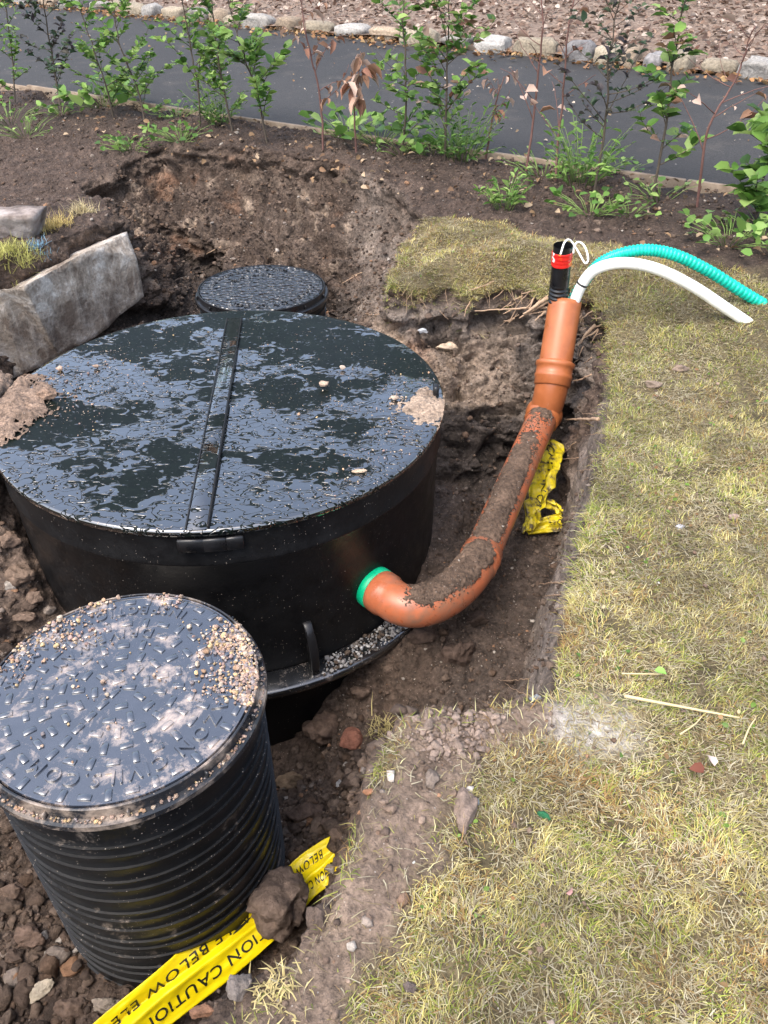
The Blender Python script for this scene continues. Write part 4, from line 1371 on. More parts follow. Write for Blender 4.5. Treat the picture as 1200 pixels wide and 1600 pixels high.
def earth_cols(n, rr):
    c = EARTH[rr.choice(6, n, p=[.27, .22, .22, .12, .12, .05])] * rr.uniform(0.75, 1.25, (n, 1))
    st = rr.random(n)
    c[st < 0.025] = np.array([0.36, 0.32, 0.28]) * rr.uniform(0.7, 1.2, ((st < 0.025).sum(), 1))
    c[(st > 0.05) & (st < 0.07)] = np.array([0.26, 0.15, 0.09])
    return c
# loose rubble on the floor of the pit and on its banks, denser in the heaps beside the chamber
cand = np.column_stack([r.uniform(-2.2, 1.0, 110000), r.uniform(0.6, 6.0, 110000)])
sdc, wrc = rim_query(cand[:, 0], cand[:, 1])
dens = np.where(sdc > 0.02, 0.22, 0)
heap = ss(0.55, 0.1, np.hypot(cand[:, 0] + 0.12, cand[:, 1] - 1.45)) + ss(0.6, 0.1, np.hypot(cand[:, 0] + 1.4, cand[:, 1] - 1.75)) + ss(0.5, 0.1, np.hypot(cand[:, 0] + 1.15, cand[:, 1] - 1.0))
dens = dens + heap * 1.0 * (sdc > 0.0)
dens *= ~((np.hypot(cand[:, 0] - TX, cand[:, 1] - TY) < 0.86)) & ~(np.hypot(cand[:, 0] + 0.653, cand[:, 1] - 1.273) < 0.34) & ~(np.hypot(cand[:, 0] + 0.642, cand[:, 1] - 3.955) < 0.35)
dens *= np.where(cand[:, 1] > 4.2, 3.0, np.where(cand[:, 1] > 3.2, 1.8, 1.0))
keep = r.random(len(cand)) < dens * 0.55
cand, hp = cand[keep], heap[keep]
sz = np.clip(0.0045 * np.exp(r.normal(0.25, 0.62, len(cand))), 0.003, 0.024) * (1 + 0.75 * np.clip(hp, 0, 1))
pos = np.column_stack([cand, ground(cand[:, 0], cand[:, 1]) + sz * 0.25])
big_ok = pos[:, 2] > -1.4
print('rubble', big_ok.sum())
small = big_ok & (sz < 0.0095)
o = scatter_rocks('fine_rubble', pos[small], sz[small], earth_cols(small.sum(), r), CLOD, 1, 16, 4)
tag(o, 'fine crumbs of brown earth over the pit floor and banks', 'rubble', kind='stuff')
big_ok &= ~small
o = scatter_rocks('rubble', pos[big_ok], sz[big_ok], earth_cols(big_ok.sum(), r), CLOD, 2, 16, 5)
tag(o, 'loose crumbs of brown earth and small stones over the pit floor', 'rubble', kind='stuff')
szp = np.clip(0.0026 * np.exp(r.normal(0, 0.5, len(PIPE_CRUMBS))), 0.0012, 0.008)
o = scatter_rocks('soil_crumbs', ploc(PIPE_CRUMBS), szp, earth_cols(len(szp), r) * 1.1, CLOD, 1, 10, 15, parent=pipe)
o['kind'] = 'stuff'
# small stones on the planting bed and spilled soil
cand = np.column_stack([r.uniform(-4.2, 2.6, 50000), r.uniform(0.4, 8.6, 50000)])
sdc, _ = rim_query(cand[:, 0], cand[:, 1])
dr = dist_road(cand[:, 0], cand[:, 1])
bedm = (sdc < 0) & (dr > 4.05) & (dr < 4.95)
spm = (sdc < 0) & (dr < 3) & (r.random(len(cand)) < spill_mask(cand[:, 0], cand[:, 1]) * 1.0) & (cand[:, 1] < 1.6)
spm |= (sdc < 0) & (cand[:, 1] < 1.3) & (cand[:, 0] < 0.6) & (r.random(len(cand)) < 0.12)
lft = (sdc < 0) & (cand[:, 0] < -1.3) & (cand[:, 1] > 2.2) & (dr < 4.1)
k = (bedm & (r.random(len(cand)) < 0.75)) | spm | (lft & (r.random(len(cand)) < 0.5))
c2 = cand[k]
sz = np.clip(0.005 * np.exp(r.normal(0.2, 0.6, len(c2))), 0.003, 0.028) * np.where(spm[k], 0.8, 1.05)
cc = earth_cols(len(c2), r) * np.where(spm[k], 1.7, 1.0)[:, None]
o = scatter_rocks('soil_crumbs', np.column_stack([c2, ground(c2[:, 0], c2[:, 1]) + sz * 0.2]), sz, np.clip(cc, 0, .6), CLOD, 1, 12, 6)
tag(o, 'small stones and soil crumbs on the planting bed and spilled soil', 'soil', kind='stuff')

c0 = np.array([land_hit(725, 1150)[:2], land_hit(700, 1170)[:2], land_hit(760, 1135)[:2], land_hit(680, 1150)[:2]])
P2 = np.vstack([r.normal(q, 0.035, (70, 2)) for q in c0])
sz = np.clip(0.0068 * np.exp(r.normal(0, 0.42, len(P2))), 0.003, 0.016)
o = scatter_rocks('dry_crumbs', np.column_stack([P2, ground(P2[:, 0], P2[:, 1]) + sz * 0.35]), sz, np.array([0.27, 0.205, 0.165]) * r.uniform(0.7, 1.2, (len(P2), 1)), CLOD, 2, 12, 16)
tag(o, 'cluster of pale dry soil crumbs at the lawn corner by the pit', 'soil', kind='stuff')
cand = np.column_stack([r.uniform(-0.3, 0.8, 11000), r.uniform(1.2, 3.2, 11000)])
sdc, _ = rim_query(cand[:, 0], cand[:, 1])
cand = cand[(sdc > 0.03) & (np.hypot(cand[:, 0] - TX, cand[:, 1] - TY) > 0.87)]
sz = np.clip(0.0032 * np.exp(r.normal(0, 0.55, len(cand))), 0.0015, 0.012)
o = scatter_rocks('earth_crumbs', np.column_stack([cand, ground(cand[:, 0], cand[:, 1]) + sz * 0.3]), sz, earth_cols(len(cand), r), CLOD, 1, 12, 17)
tag(o, 'fine crumbs of dark earth around the orange elbow', 'soil', kind='stuff')
def rock(px, py, wpx, hpx, label, cat='clod', name='clod', col=(0.15, 0.1, 0.075), rot=0.0, flat=0.8, sub=4, seed=0, z=None, rough=0.14, facets=8, sink=0.25, group=None, depth=None, tilt=0.0):
    """a single lump: its size in the frame gives its real size at the place where it lies"""
    p = hit(px, py) if z is None else at(px, py, z)
    g_ = px_size(p)
    rr = np.random.default_rng(seed + 100)
    vv, ff = rock_shape(sub, rr, facets + 5, rough * 1.5)
    vv = vv + 0.10 * (vv / np.linalg.norm(vv, axis=1)[:, None]) * (0.5 - worley(vv * 2.3 + seed, 3)[0] + 0.5 * fbm(vv * 5, 3, off=seed))[:, None]
    vv = vv @ rotm(rr).T
    vv = vv / np.abs(vv).max(0)
    sx, sy = wpx * g_ / 2, hpx * g_ / 2
    dep = (depth or 0.8) * min(sx, sy)
    # the long axis lies along the frame's x or y on the ground
    vv = vv * np.array([sx, dep if sy <= sx else sy, sy * flat if sy <= sx else dep])
    vv += 0.06 * min(sx, sy) * np.stack([fbm(vv * 90, 3, off=1), fbm(vv * 90, 3, off=7), fbm(vv * 90, 3, off=4)], 1)
    c_, s_ = math.cos(rot), math.sin(rot)
    vv = vv @ np.array([[c_, -s_, 0], [s_, c_, 0], [0, 0, 1]]).T
    if tilt:
        c_, s_ = math.cos(tilt), math.sin(tilt)
        vv = vv @ np.array([[1, 0, 0], [0, c_, -s_], [0, s_, c_]]).T
    cc = np.asarray(col) * (1 + 0.22 * fbm(vv * 25, 3, off=seed))[:, None]
    o = mesh_np(name, vv, [ff], CLOD, None, np.clip(cc, 0.01, 0.8), smooth=sub < 3)
    o.location = p + np.array([0, 0, -vv[:, 2].min() * (1 - sink * 1.6)])
    return tag(o, label, cat, group)
rock(444, 1434, 100, 112, 'largest brown clod, lying on the yellow tape beside the ribbed chamber', col=(0.17, 0.125, 0.10), sub=4, seed=1, z=-.80, sink=0.0, depth=1.0, flat=1.15, rough=0.2)
rock(713, 1030, 66, 56, 'dark oblong lump of earth on the pit floor below the orange elbow', col=(0.095, 0.066, 0.052), rot=0.5, seed=2, flat=0.9)
rock(727, 1272, 38, 82, 'brick-sized oblong brown stone on the spilled soil beside the grass', 'stone', 'stone', (0.24, 0.18, 0.145), rot=-0.12, seed=3, facets=5, rough=0.05, sink=0.1)
rock(548, 1160, 40, 44, 'reddish broken brick in the rubble between tank and lawn', 'brick', 'broken_brick', (0.24, 0.105, 0.07), rot=0.2, seed=4, facets=5, rough=0.05)
rock(505, 1148, 70, 62, 'big crumbly clod leaning against the black tank below its flange', col=(0.15, 0.102, 0.076), seed=5, rough=0.2)
rock(672, 1221, 28, 34, 'fist-sized grey-brown stone at the left edge of the spilled soil', 'stone', 'stone', (0.25, 0.2, 0.165), seed=6, sink=0.1)
rock(64, 1548, 42, 36, 'flat pale shard of stone at the foot of the ribbed chamber', 'stone', 'stone_shard', (0.50, 0.43, 0.33), rot=0.8, seed=7, flat=0.3, facets=4, rough=0.04, sink=0.0)
rock(835, 1094, 22, 16, 'small blue-grey stone at the lawn corner above the pit', 'stone', 'stone', (0.22, 0.23, 0.24), seed=8)
rock(850, 1277, 24, 16, 'small green glass-like pebble lying in the grass', 'pebble', 'pebble', (0.03, 0.16, 0.07), rot=-0.5, seed=9, sub=3)
rock(75, 623, 34, 24, 'brown clod on the left side of the tank lid', col=(0.27, 0.185, 0.135), seed=10, z=TZ + .004, sink=0.05)
rock(38, 592, 30, 18, 'rounded brown clod on the soil beside the left lid edge', col=(0.30, 0.21, 0.155), seed=11)
rock(507, 604, 17, 13, 'pinkish pebble alone on the middle of the tank lid right half', 'pebble', 'pebble', (0.45, 0.33, 0.25), seed=12, z=TZ + .002, sub=3, sink=0.0)
rock(536, 577, 11, 9, 'small pale pebble near the back right of the tank lid', 'pebble', 'pebble', (0.5, 0.4, 0.33), seed=13, z=TZ + .002, sub=2, sink=0.0)
rock(616, 625, 16, 12, 'pale tan pebble beside the sandy spill on the tank lid', 'pebble', 'pebble', (0.46, 0.36, 0.28), seed=14, z=TZ + .002, sub=3, sink=0.0)
rock(562, 738, 26, 12, 'flat cream stone chip near the front right of the tank lid', 'pebble', 'pebble', (0.55, 0.42, 0.30), seed=15, z=TZ + .002, sub=3, sink=0.0, flat=0.4)
rock(150, 575, 12, 9, 'little brown pebble near the left back of the tank lid', 'pebble', 'pebble', (0.40, 0.29, 0.22), seed=16, z=TZ + .002, sub=2, sink=0.0)
rock(95, 580, 14, 12, 'tan crumb of earth at the left back rim of the tank lid', 'pebble', 'pebble', (0.42, 0.30, 0.23), seed=17, z=TZ + .002, sub=2, sink=0.0)
rock(232, 1420, 15, 18, 'small brown stone stuck on the side of the ribbed riser', 'stone', 'stone', (0.30, 0.24, 0.18), seed=18, z=-0.66, sub=3)
rock(748, 972, 42, 34, 'rounded dark clod under the orange elbow', col=(0.085, 0.06, 0.048), seed=19)
rock(660, 1000, 50, 36, 'smooth dark lump beside the flange under the orange elbow', col=(0.1, 0.07, 0.055), seed=20)
rock(905, 825, 60, 40, 'dark lump of earth wedged between pipe and right-hand pit wall', col=(0.08, 0.058, 0.046), seed=21, z=-.66)
rock(560, 1085, 40, 30, 'angular clod on the rubble slope beside the tank flange', col=(0.14, 0.098, 0.074), seed=22)
rock(560, 1215, 44, 24, 'flat grey-brown clod in the rubble below the grass edge', col=(0.16, 0.118, 0.092), seed=23)
rock(455, 1225, 52, 36, 'yellowish-brown clod in the rubble right of the ribbed chamber', col=(0.22, 0.155, 0.10), seed=24)
rock(478, 1275, 60, 50, 'big dark clod in the rubble above the yellow tape', col=(0.115, 0.08, 0.062), seed=25)
rock(510, 1290, 26, 24, 'medium brown clod in the rubble above the tape end', col=(0.15, 0.105, 0.08), seed=26)
rock(575, 1240, 18, 14, 'orange-brown pebble in the rubble under the grass edge', 'pebble', 'pebble', (0.30, 0.15, 0.085), seed=27, sub=3)
rock(531, 1228, 14, 18, 'light grey stone chip in the rubble under the grass edge', 'stone', 'stone', (0.42, 0.41, 0.40), seed=28, sub=3)
rock(30, 905, 60, 46, 'big crumbly clod in the heap left of the tank', col=(0.19, 0.135, 0.1), seed=29)
rock(58, 940, 34, 30, 'clod at the foot of the heap left of the tank', col=(0.17, 0.12, 0.09), seed=30)
rock(15, 850, 44, 36, 'upper clod in the heap left of the tank', col=(0.2, 0.14, 0.105), seed=31)
rock(38, 968, 40, 28, 'clod just behind the left rim of the chamber cover', col=(0.17, 0.12, 0.09), seed=32)
rock(20, 1400, 46, 40, 'brown clod left of the ribbed riser', col=(0.15, 0.105, 0.08), seed=33)
rock(45, 1470, 62, 46, 'larger brown clod at the lower left of the ribbed riser', col=(0.16, 0.11, 0.085), seed=34)
rock(22, 1500, 34, 30, 'dark clod at the left frame edge near the pale shard', col=(0.12, 0.085, 0.066), seed=35)
rock(115, 1580, 60, 40, 'clod at the very bottom left beside the tape', col=(0.15, 0.105, 0.08), seed=36)
rock(165, 1575, 56, 34, 'pale stone at the foot of the riser beside the yellow tape', 'stone', 'stone', (0.3, 0.25, 0.2), seed=37)
rock(375, 1545, 40, 46, 'grey stone half buried below the yellow tape', 'stone', 'stone', (0.2, 0.17, 0.15), seed=38)
rock(320, 1582, 50, 30, 'reddish clod beside the lower edge of the yellow tape', col=(0.22, 0.12, 0.075), seed=39)
rock(500, 1440, 46, 60, 'dark clod behind the big clod under the pit edge', col=(0.11, 0.08, 0.063), seed=40)
rock(640, 1545, 24, 26, 'small dark stone in the thin grass at the bottom', 'stone', 'stone', (0.14, 0.11, 0.1), seed=41)
rock(848, 1512, 12, 10, 'tiny dark pebble in the grass at the bottom', 'pebble', 'pebble', (0.1, 0.09, 0.1), seed=42, sub=2)
rock(735, 1235, 14, 14, 'whitish pebble above the oblong stone', 'pebble', 'pebble', (0.5, 0.46, 0.42), seed=43, sub=2)
rock(742, 1252, 15, 17, 'blue-grey pebble touching the oblong stone', 'pebble', 'pebble', (0.27, 0.29, 0.31), seed=44, sub=2)
rock(1020, 605, 30, 20, 'dry brown clod in the grass near the pit edge, beside the riser', col=(0.26, 0.2, 0.155), seed=45)
rock(1062, 580, 26, 18, 'second dry clod in the grass, further from the riser', col=(0.24, 0.18, 0.14), seed=46)
rock(1145, 810, 18, 14, 'pinkish stone in the grass at the right', 'stone', 'stone', (0.38, 0.28, 0.24), seed=47, sub=3)
rock(1062, 825, 16, 12, 'light grey stone in the worn grass at the right', 'stone', 'stone', (0.42, 0.42, 0.44), seed=48, sub=3)
rock(660, 520, 18, 14, 'grey-white stone set in the pale bank behind the tank', 'stone', 'stone', (0.50, 0.52, 0.54), seed=49, sub=3, sink=0.3)
rock(700, 545, 40, 20, 'cream flat stone set in the pale bank behind the tank', 'stone', 'stone', (0.55, 0.44, 0.33), seed=50, sub=3, sink=0.35)
rock(828, 660, 16, 12, 'white stone chip beside the orange bend', 'stone', 'stone', (0.7, 0.7, 0.7), seed=51, sub=3)
rock(1058, 1108, 1, 1, '', '') if False else None

# sandy soil lying on the tank lid
def lid_spill(px, py, rx, ry, h, col, label, rot=0.0, seed=0):
    c = at(px, py, TZ)
    n = 110
    u = np.linspace(-1.3, 1.3, n)
    X, Y = np.meshgrid(u, u)
    c_, s_ = math.cos(rot), math.sin(rot)
    x = c[0] + (X * c_ * rx - Y * s_ * ry); y = c[1] + (X * s_ * rx + Y * c_ * ry)
    p = np.stack([x.ravel(), y.ravel(), 0 * x.ravel()], -1)
    d = np.hypot(X, Y).ravel()
    hh = (0.9 - d) + 0.5 * fbm(p * 9, 4, off=seed) + 0.55 * fbm(p * 50, 3, off=seed)
    rr_ = np.hypot(p[:, 0] - TX, p[:, 1] - TY)
    zz = TZ + np.where(rr_ < 0.87, 0.0, -0.05) + np.clip((0.9 - d) + 0.5 * fbm(p * 9, 4, off=seed), -0.02, 1) * h + np.where(hh > 0, 0, -0.004) + 0.004 * fbm(p * 50, 3, off=seed) + 0.003 * np.abs(fbm(p * 40, 3)) * (hh > 0)
    ii = np.arange(n * n).reshape(n, n)
    q = np.stack([ii[:-1, :-1], ii[:-1, 1:], ii[1:, 1:], ii[1:, :-1]], -1).reshape(-1, 4)
    q = q[(hh[q] > -0.04).all(1) & (rr_[q] < 0.862).all(1)]
    vv = np.column_stack([p[:, :2], zz]) - np.array([c[0], c[1], TZ])
    cc_ = np.asarray(col) * (1 + 0.25 * fbm(p * 25, 3))[:, None]
    o = mesh_np('soil_spill', vv, [q], SOIL, None, cc_)
    o.location = (c[0], c[1], TZ)
    return tag(o, label, 'soil')
lid_spill(672, 640, 0.13, 0.16, 0.022, (0.40, 0.30, 0.225), 'patch of tan sandy soil on the right edge of the tank lid', 0.3, 3)
lid_spill(20, 640, 0.17, 0.30, 0.05, (0.27, 0.19, 0.14), 'brown soil spilled from the bank over the left edge of the tank lid', 0.0, 8)
# gravel: on the lid, on the flange and on the near cover
def on_disc(n, cx, cy, rmax, rr, hot):
    out = []
    while len(out) < n:
        k = rr.integers(0, len(hot))
        a, b, s = hot[k]
        p = rr.normal([a, b], s)
        if np.hypot(p[0] - cx, p[1] - cy) < rmax: out.append(p)
    return np.array(out)
GRAV = np.array([[0.50, 0.36, 0.27], [0.42, 0.30, 0.24], [0.58, 0.47, 0.36], [0.36, 0.25, 0.22], [0.48, 0.31, 0.20], [0.30, 0.26, 0.26], [0.55, 0.40, 0.22]])
def grav_cols(n, rr): return GRAV[rr.integers(0, len(GRAV), n)] * rr.uniform(0.7, 1.15, (n, 1))
hot = [(*at(670, 640, TZ)[:2], .10), (*at(640, 600, TZ)[:2], .13), (*at(600, 680, TZ)[:2], .13), (*at(550, 740, TZ)[:2], .09), (*at(60, 600, TZ)[:2], .10), (*at(120, 640, TZ)[:2], .12), (*at(160, 575, TZ)[:2], .12), (*at(330, 560, TZ)[:2], .25), (*at(500, 600, TZ)[:2], .2)]
P2 = on_disc(900, TX, TY, 0.84, r, hot)
sz = np.clip(0.0022 * np.exp(r.normal(0, 0.55, len(P2))), 0.0012, 0.009)
o = scatter_rocks('grit', np.column_stack([P2, np.full(len(P2), TZ + 0.004)]), sz, grav_cols(len(P2), r), CLOD, 1, 8, 8)
tag(o, 'fine pale grit scattered over the wet tank lid', 'grit', kind='stuff')
ccx, ccy = -0.653, 1.273
cz_ = 0.0
hot = [(*at(388, 1010, 0)[:2], .038), (*at(375, 1000, 0)[:2], .045), (*at(398, 1050, 0)[:2], .022), (*at(385, 1075, 0)[:2], .025), (*at(352, 1000, 0)[:2], .035), (*at(345, 1065, 0)[:2], .03), (*at(60, 980, 0)[:2], .05), (*at(95, 965, 0)[:2], .05), (*at(20, 1010, 0)[:2], .04),
       (*at(150, 940, 0)[:2], .03), (*at(260, 935, 0)[:2], .03), (*at(110, 990, 0)[:2], .04), (*at(40, 1030, 0)[:2], .04), (*at(398, 1095, 0)[:2], .015), (*at(160, 1050, 0)[:2], .12)]
P2 = on_disc(1350, ccx, ccy, 0.338, r, hot[:9] + hot[:5] + hot[:3] + hot)
sz = np.clip(0.0031 * np.exp(r.normal(0, 0.42, len(P2))), 0.0015, 0.008)
o = scatter_rocks('pea_gravel', np.column_stack([P2, np.full(len(P2), -0.003) + sz * 0.5]), sz, grav_cols(len(P2), r) * 1.05, CLOD, 2, 10, 9, flat=0.85, facets=4)
tag(o, 'tan pea gravel strewn over the near chamber cover', 'gravel', kind='stuff')
a_ = r.uniform(0, 2 * pi, 520)
sz = np.clip(0.0035 * np.exp(r.normal(0, 0.4, 520)), 0.002, 0.008)
o = scatter_rocks('ledge_gravel', np.column_stack([ccx + np.cos(a_) * r.uniform(.341, .353, 520), ccy + np.sin(a_) * r.uniform(.341, .353, 520), np.full(520, -0.027)]), sz, grav_cols(520, r) * 0.9, CLOD, 1, 8, 10)
tag(o, 'gravel and mud caught on the collar ledge of the near chamber', 'gravel', kind='stuff')
lo_, hi_ = math.atan2(1.95 - TY, -0.30 - TX), math.atan2(2.1 - TY, 0.05 - TX)
n_ = 330
a_ = r.uniform(lo_ + 0.05, hi_ + 0.12, n_)
rr_ = r.uniform(0.845, 0.925, n_)
sz = np.clip(0.0065 * np.exp(r.normal(0, 0.45, n_)), 0.003, 0.017)
gc = np.array([[0.36, 0.36, 0.37], [0.28, 0.27, 0.27], [0.12, 0.09, 0.07], [0.42, 0.41, 0.40]])[r.integers(0, 4, n_)] * r.uniform(0.7, 1.1, (n_, 1))
o = scatter_rocks('flange_gravel', np.column_stack([TX + np.cos(a_) * rr_, TY + np.sin(a_) * rr_, FLZ + 0.004 + sz * 0.4]), sz, gc, CLOD, 1, 8, 12)
tag(o, 'grey gravel chips lying on the tank flange below the green seal', 'gravel', kind='stuff')

# ------------------------------------------------------------------ roots in the cut banks
def root(pts, rad, label, lift=0.02, name='root'):
    P_ = []
    for k, q in enumerate(pts):
        p = hit(q[0], q[1])
        tow = np.array([0, 0, CAM_H]) - p
        tow /= np.linalg.norm(tow)
        P_.append(p + tow * (lift if 0 < k else -0.02) + np.array([0, 0, 0.0]))
    P_ = np.array(P_)
    # keep the root a smooth run rather than following every lump
    for _ in range(2):
        P_[1:-1] = (P_[:-2] + 2 * P_[1:-1] + P_[2:]) / 4
    path = spline(P_, 30)
    path += 0.004 * np.stack([fbm(path * 25, 2), fbm(path * 25 + 5, 2), fbm(path * 25 + 11, 2)], 1)
    vv, ff = sweep(path, rad * np.linspace(1, 0.35, 30), 7)
    o = mesh_np(name, vv - P_[0], ff, ROOT)
    o.location = P_[0]
    return tag(o, label, 'root', 'roots sticking out of the cut banks')
root([(935, 655), (905, 656), (882, 655)], 0.008, 'straight reddish root pointing from the lawn edge at the orange bend', 0.06)
root([(925, 585), (905, 605), (885, 592), (880, 590)], 0.004, 'thin pale root touching the socket of the riser', 0.07)
root([(905, 908), (870, 911), (842, 912)], 0.005, 'upper of two pale roots jutting from the right pit wall', 0.05)
root([(900, 928), (875, 929), (852, 931)], 0.0045, 'lower of two pale roots jutting from the right pit wall', 0.05)
root([(860, 462), (840, 475), (818, 492)], 0.014, 'thick brown root left of the riser top', 0.06)
root([(858, 470), (835, 482), (812, 498)], 0.010, 'second brown root below the thick one left of the riser top', 0.05)
root([(855, 485), (842, 492), (836, 502)], 0.008, 'short brown root close against the riser', 0.06)
root([(860, 480), (800, 482), (742, 486)], 0.007, 'long level root along the bank behind the riser', 0.03)
root([(930, 508), (915, 522), (902, 540)], 0.010, 'slanting brown root right of the riser', 0.04)
root([(935, 480), (922, 490), (910, 496)], 0.006, 'short root right of the riser below the turf', 0.04)
root([(780, 435), (760, 450), (732, 454)], 0.006, 'pale root curling under the turf edge', 0.03)
root([(800, 438), (790, 455), (770, 468)], 0.0035, 'fine pale root hanging under the turf', 0.03)
root([(652, 440), (646, 455), (638, 466)], 0.003, 'fine root dangling at the left turf corner', 0.03)
root([(645, 438), (635, 450), (628, 462)], 0.0025, 'finest root at the left turf corner', 0.03)
root([(600, 490), (588, 498), (570, 490)], 0.004, 'forked pale root low in the bank right of the rear cover', 0.03)
root([(560, 428), (548, 436), (535, 442)], 0.005, 'pale root stub right of the rear cover', 0.03)
root([(570, 425), (556, 426), (548, 432)], 0.003, 'thin root by the stub right of the rear cover', 0.03)
root([(345, 385), (335, 392), (322, 397)], 0.005, 'pale root in the far bank above the rear cover', 0.03)
root([(900, 690), (885, 700), (870, 720)], 0.0025, 'fine rootlet trailing over the crumpled tape', 0.05)
root([(905, 715), (880, 715), (850, 722)], 0.002, 'hair-thin rootlet crossing the crumpled tape', 0.06)
root([(830, 1060), (800, 1070), (778, 1062)], 0.002, 'fine rootlet curling at the foot of the right pit wall', 0.03)
root([(822, 1085), (805, 1082), (790, 1068)], 0.0018, 'hair-thin rootlet above the lawn corner', 0.03)
root([(668, 470), (690, 480), (700, 500)], 0.002, 'hair-thin root over the pale bank', 0.02)
root([(735, 470), (720, 480), (726, 495)], 0.004, 'short curled root in the reddish bank', 0.03)

rr = np.random.default_rng(88)
for k in range(26):
    side = k % 2
    x0 = rr.uniform(800, 862) if side == 0 else rr.uniform(905, 945)
    y0 = rr.uniform(448, 500) if side == 0 else rr.uniform(462, 560)
    dx = rr.uniform(-45, -8) if side == 0 else rr.uniform(-26, -4)
    root([(x0, y0), (x0 + dx * .5, y0 + rr.uniform(2, 14)), (x0 + dx, y0 + rr.uniform(4, 32))], rr.uniform(0.0015, 0.0055), 'one of the thin tangled roots ' + ('left' if side == 0 else 'right') + ' of the riser top', 0.035)
for k in range(22):
    x0 = rr.uniform(615, 900)
    y0 = rr.uniform(444, 456)
    root([(x0, y0), (x0 + rr.uniform(-8, 8), y0 + rr.uniform(6, 14)), (x0 + rr.uniform(-16, 16), y0 + rr.uniform(14, 36))], rr.uniform(0.0009, 0.0018), 'one of the hair roots hanging below the turf edge', 0.03)
for k in range(10):
    y0 = rr.uniform(640, 980)
    x0 = np.interp(y0, [600, 700, 800, 900, 1000], [950, 940, 915, 893, 878]) - rr.uniform(0, 18)
    root([(x0, y0), (x0 - rr.uniform(6, 18), y0 + rr.uniform(-4, 8)), (x0 - rr.uniform(14, 36), y0 + rr.uniform(0, 22))], rr.uniform(0.0009, 0.002), 'one of the hair roots on the right pit wall', 0.03)
# ------------------------------------------------------------------ grass
STRAW = np.array([[0.50, 0.43, 0.15], [0.58, 0.51, 0.22], [0.42, 0.35, 0.11], [0.62, 0.57, 0.31]])
GREEN = np.array([[0.22, 0.28, 0.04], [0.31, 0.36, 0.07], [0.40, 0.42, 0.11], [0.15, 0.20, 0.035]])
BROWN = np.array([[0.30, 0.185, 0.07], [0.25, 0.15, 0.06], [0.36, 0.23, 0.10]])
def blades(name, xy, z, rr, length, width, tilt, cols, az=None, mat=GRASS, parent=None):
    """every blade: a bent strip of one quad and a tip"""
    n = len(xy)
    az = rr.uniform(0, 2 * pi, n) if az is None else az
    L_ = length; t1 = tilt; t2 = np.clip(tilt + rr.uniform(0.0, 0.9, n), 0, 1.75)
    d = np.stack([np.cos(az), np.sin(az), 0 * az], 1)
    sdv = np.stack([-np.sin(az), np.cos(az), 0 * az], 1)
    base = np.column_stack([xy, z])
    up_ = np.array([0, 0, 1.0])
    mid = base + (d * np.sin(t1)[:, None] + up_ * np.cos(t1)[:, None]) * (L_ * 0.5)[:, None]
    tip = mid + (d * np.sin(t2)[:, None] + up_ * np.cos(t2)[:, None]) * (L_ * 0.5)[:, None] + sdv * (rr.normal(0, 0.15, n) * L_)[:, None]
    hw = (width / 2)[:, None]
    vv = np.stack([base - sdv * hw, base + sdv * hw, mid + sdv * hw * 0.85, mid - sdv * hw * 0.85, tip], 1).reshape(-1, 3)
    k = np.arange(n)[:, None] * 5
    q = k + np.array([0, 1, 2, 3]); t = k + np.array([3, 2, 4])
    o = mesh_np(name, vv, [q, t], mat, parent, np.repeat(cols, 5, axis=0), smooth=False)
    return o
def grass_cols(xy, rr, green_bias=0.0):
    n = len(xy)
    p = np.column_stack([xy, np.zeros(n)])
    a = fbm(p * 1.7, 4, off=31) + green_bias
    b = fbm(p * 4.5, 3, off=41)
    c = fbm(p * 11, 3, off=51)
    pg = np.clip(0.38 + 0.62 * a + 0.42 * c, 0.03, 0.9)
    pb = np.clip(0.20 + 0.75 * b - 0.2 * a, 0.02, 0.75)
    u = rr.random(n)
    col = STRAW[rr.integers(0, 4, n)]
    col = np.where((u < pg)[:, None], GREEN[rr.integers(0, 4, n)], col)
    col = np.where((u > 1 - pb * (1 - pg))[:, None], BROWN[rr.integers(0, 3, n)], col)
    pale_ = np.clip(1 + 0.42 * fbm(p * 2.6, 4, off=19) + 0.28 * fbm(p * 9, 3, off=29), 0.35, 1.6)
    return np.clip(col * rr.uniform(0.72, 1.2, (n, 1)) * pale_[:, None], 0, 0.75)
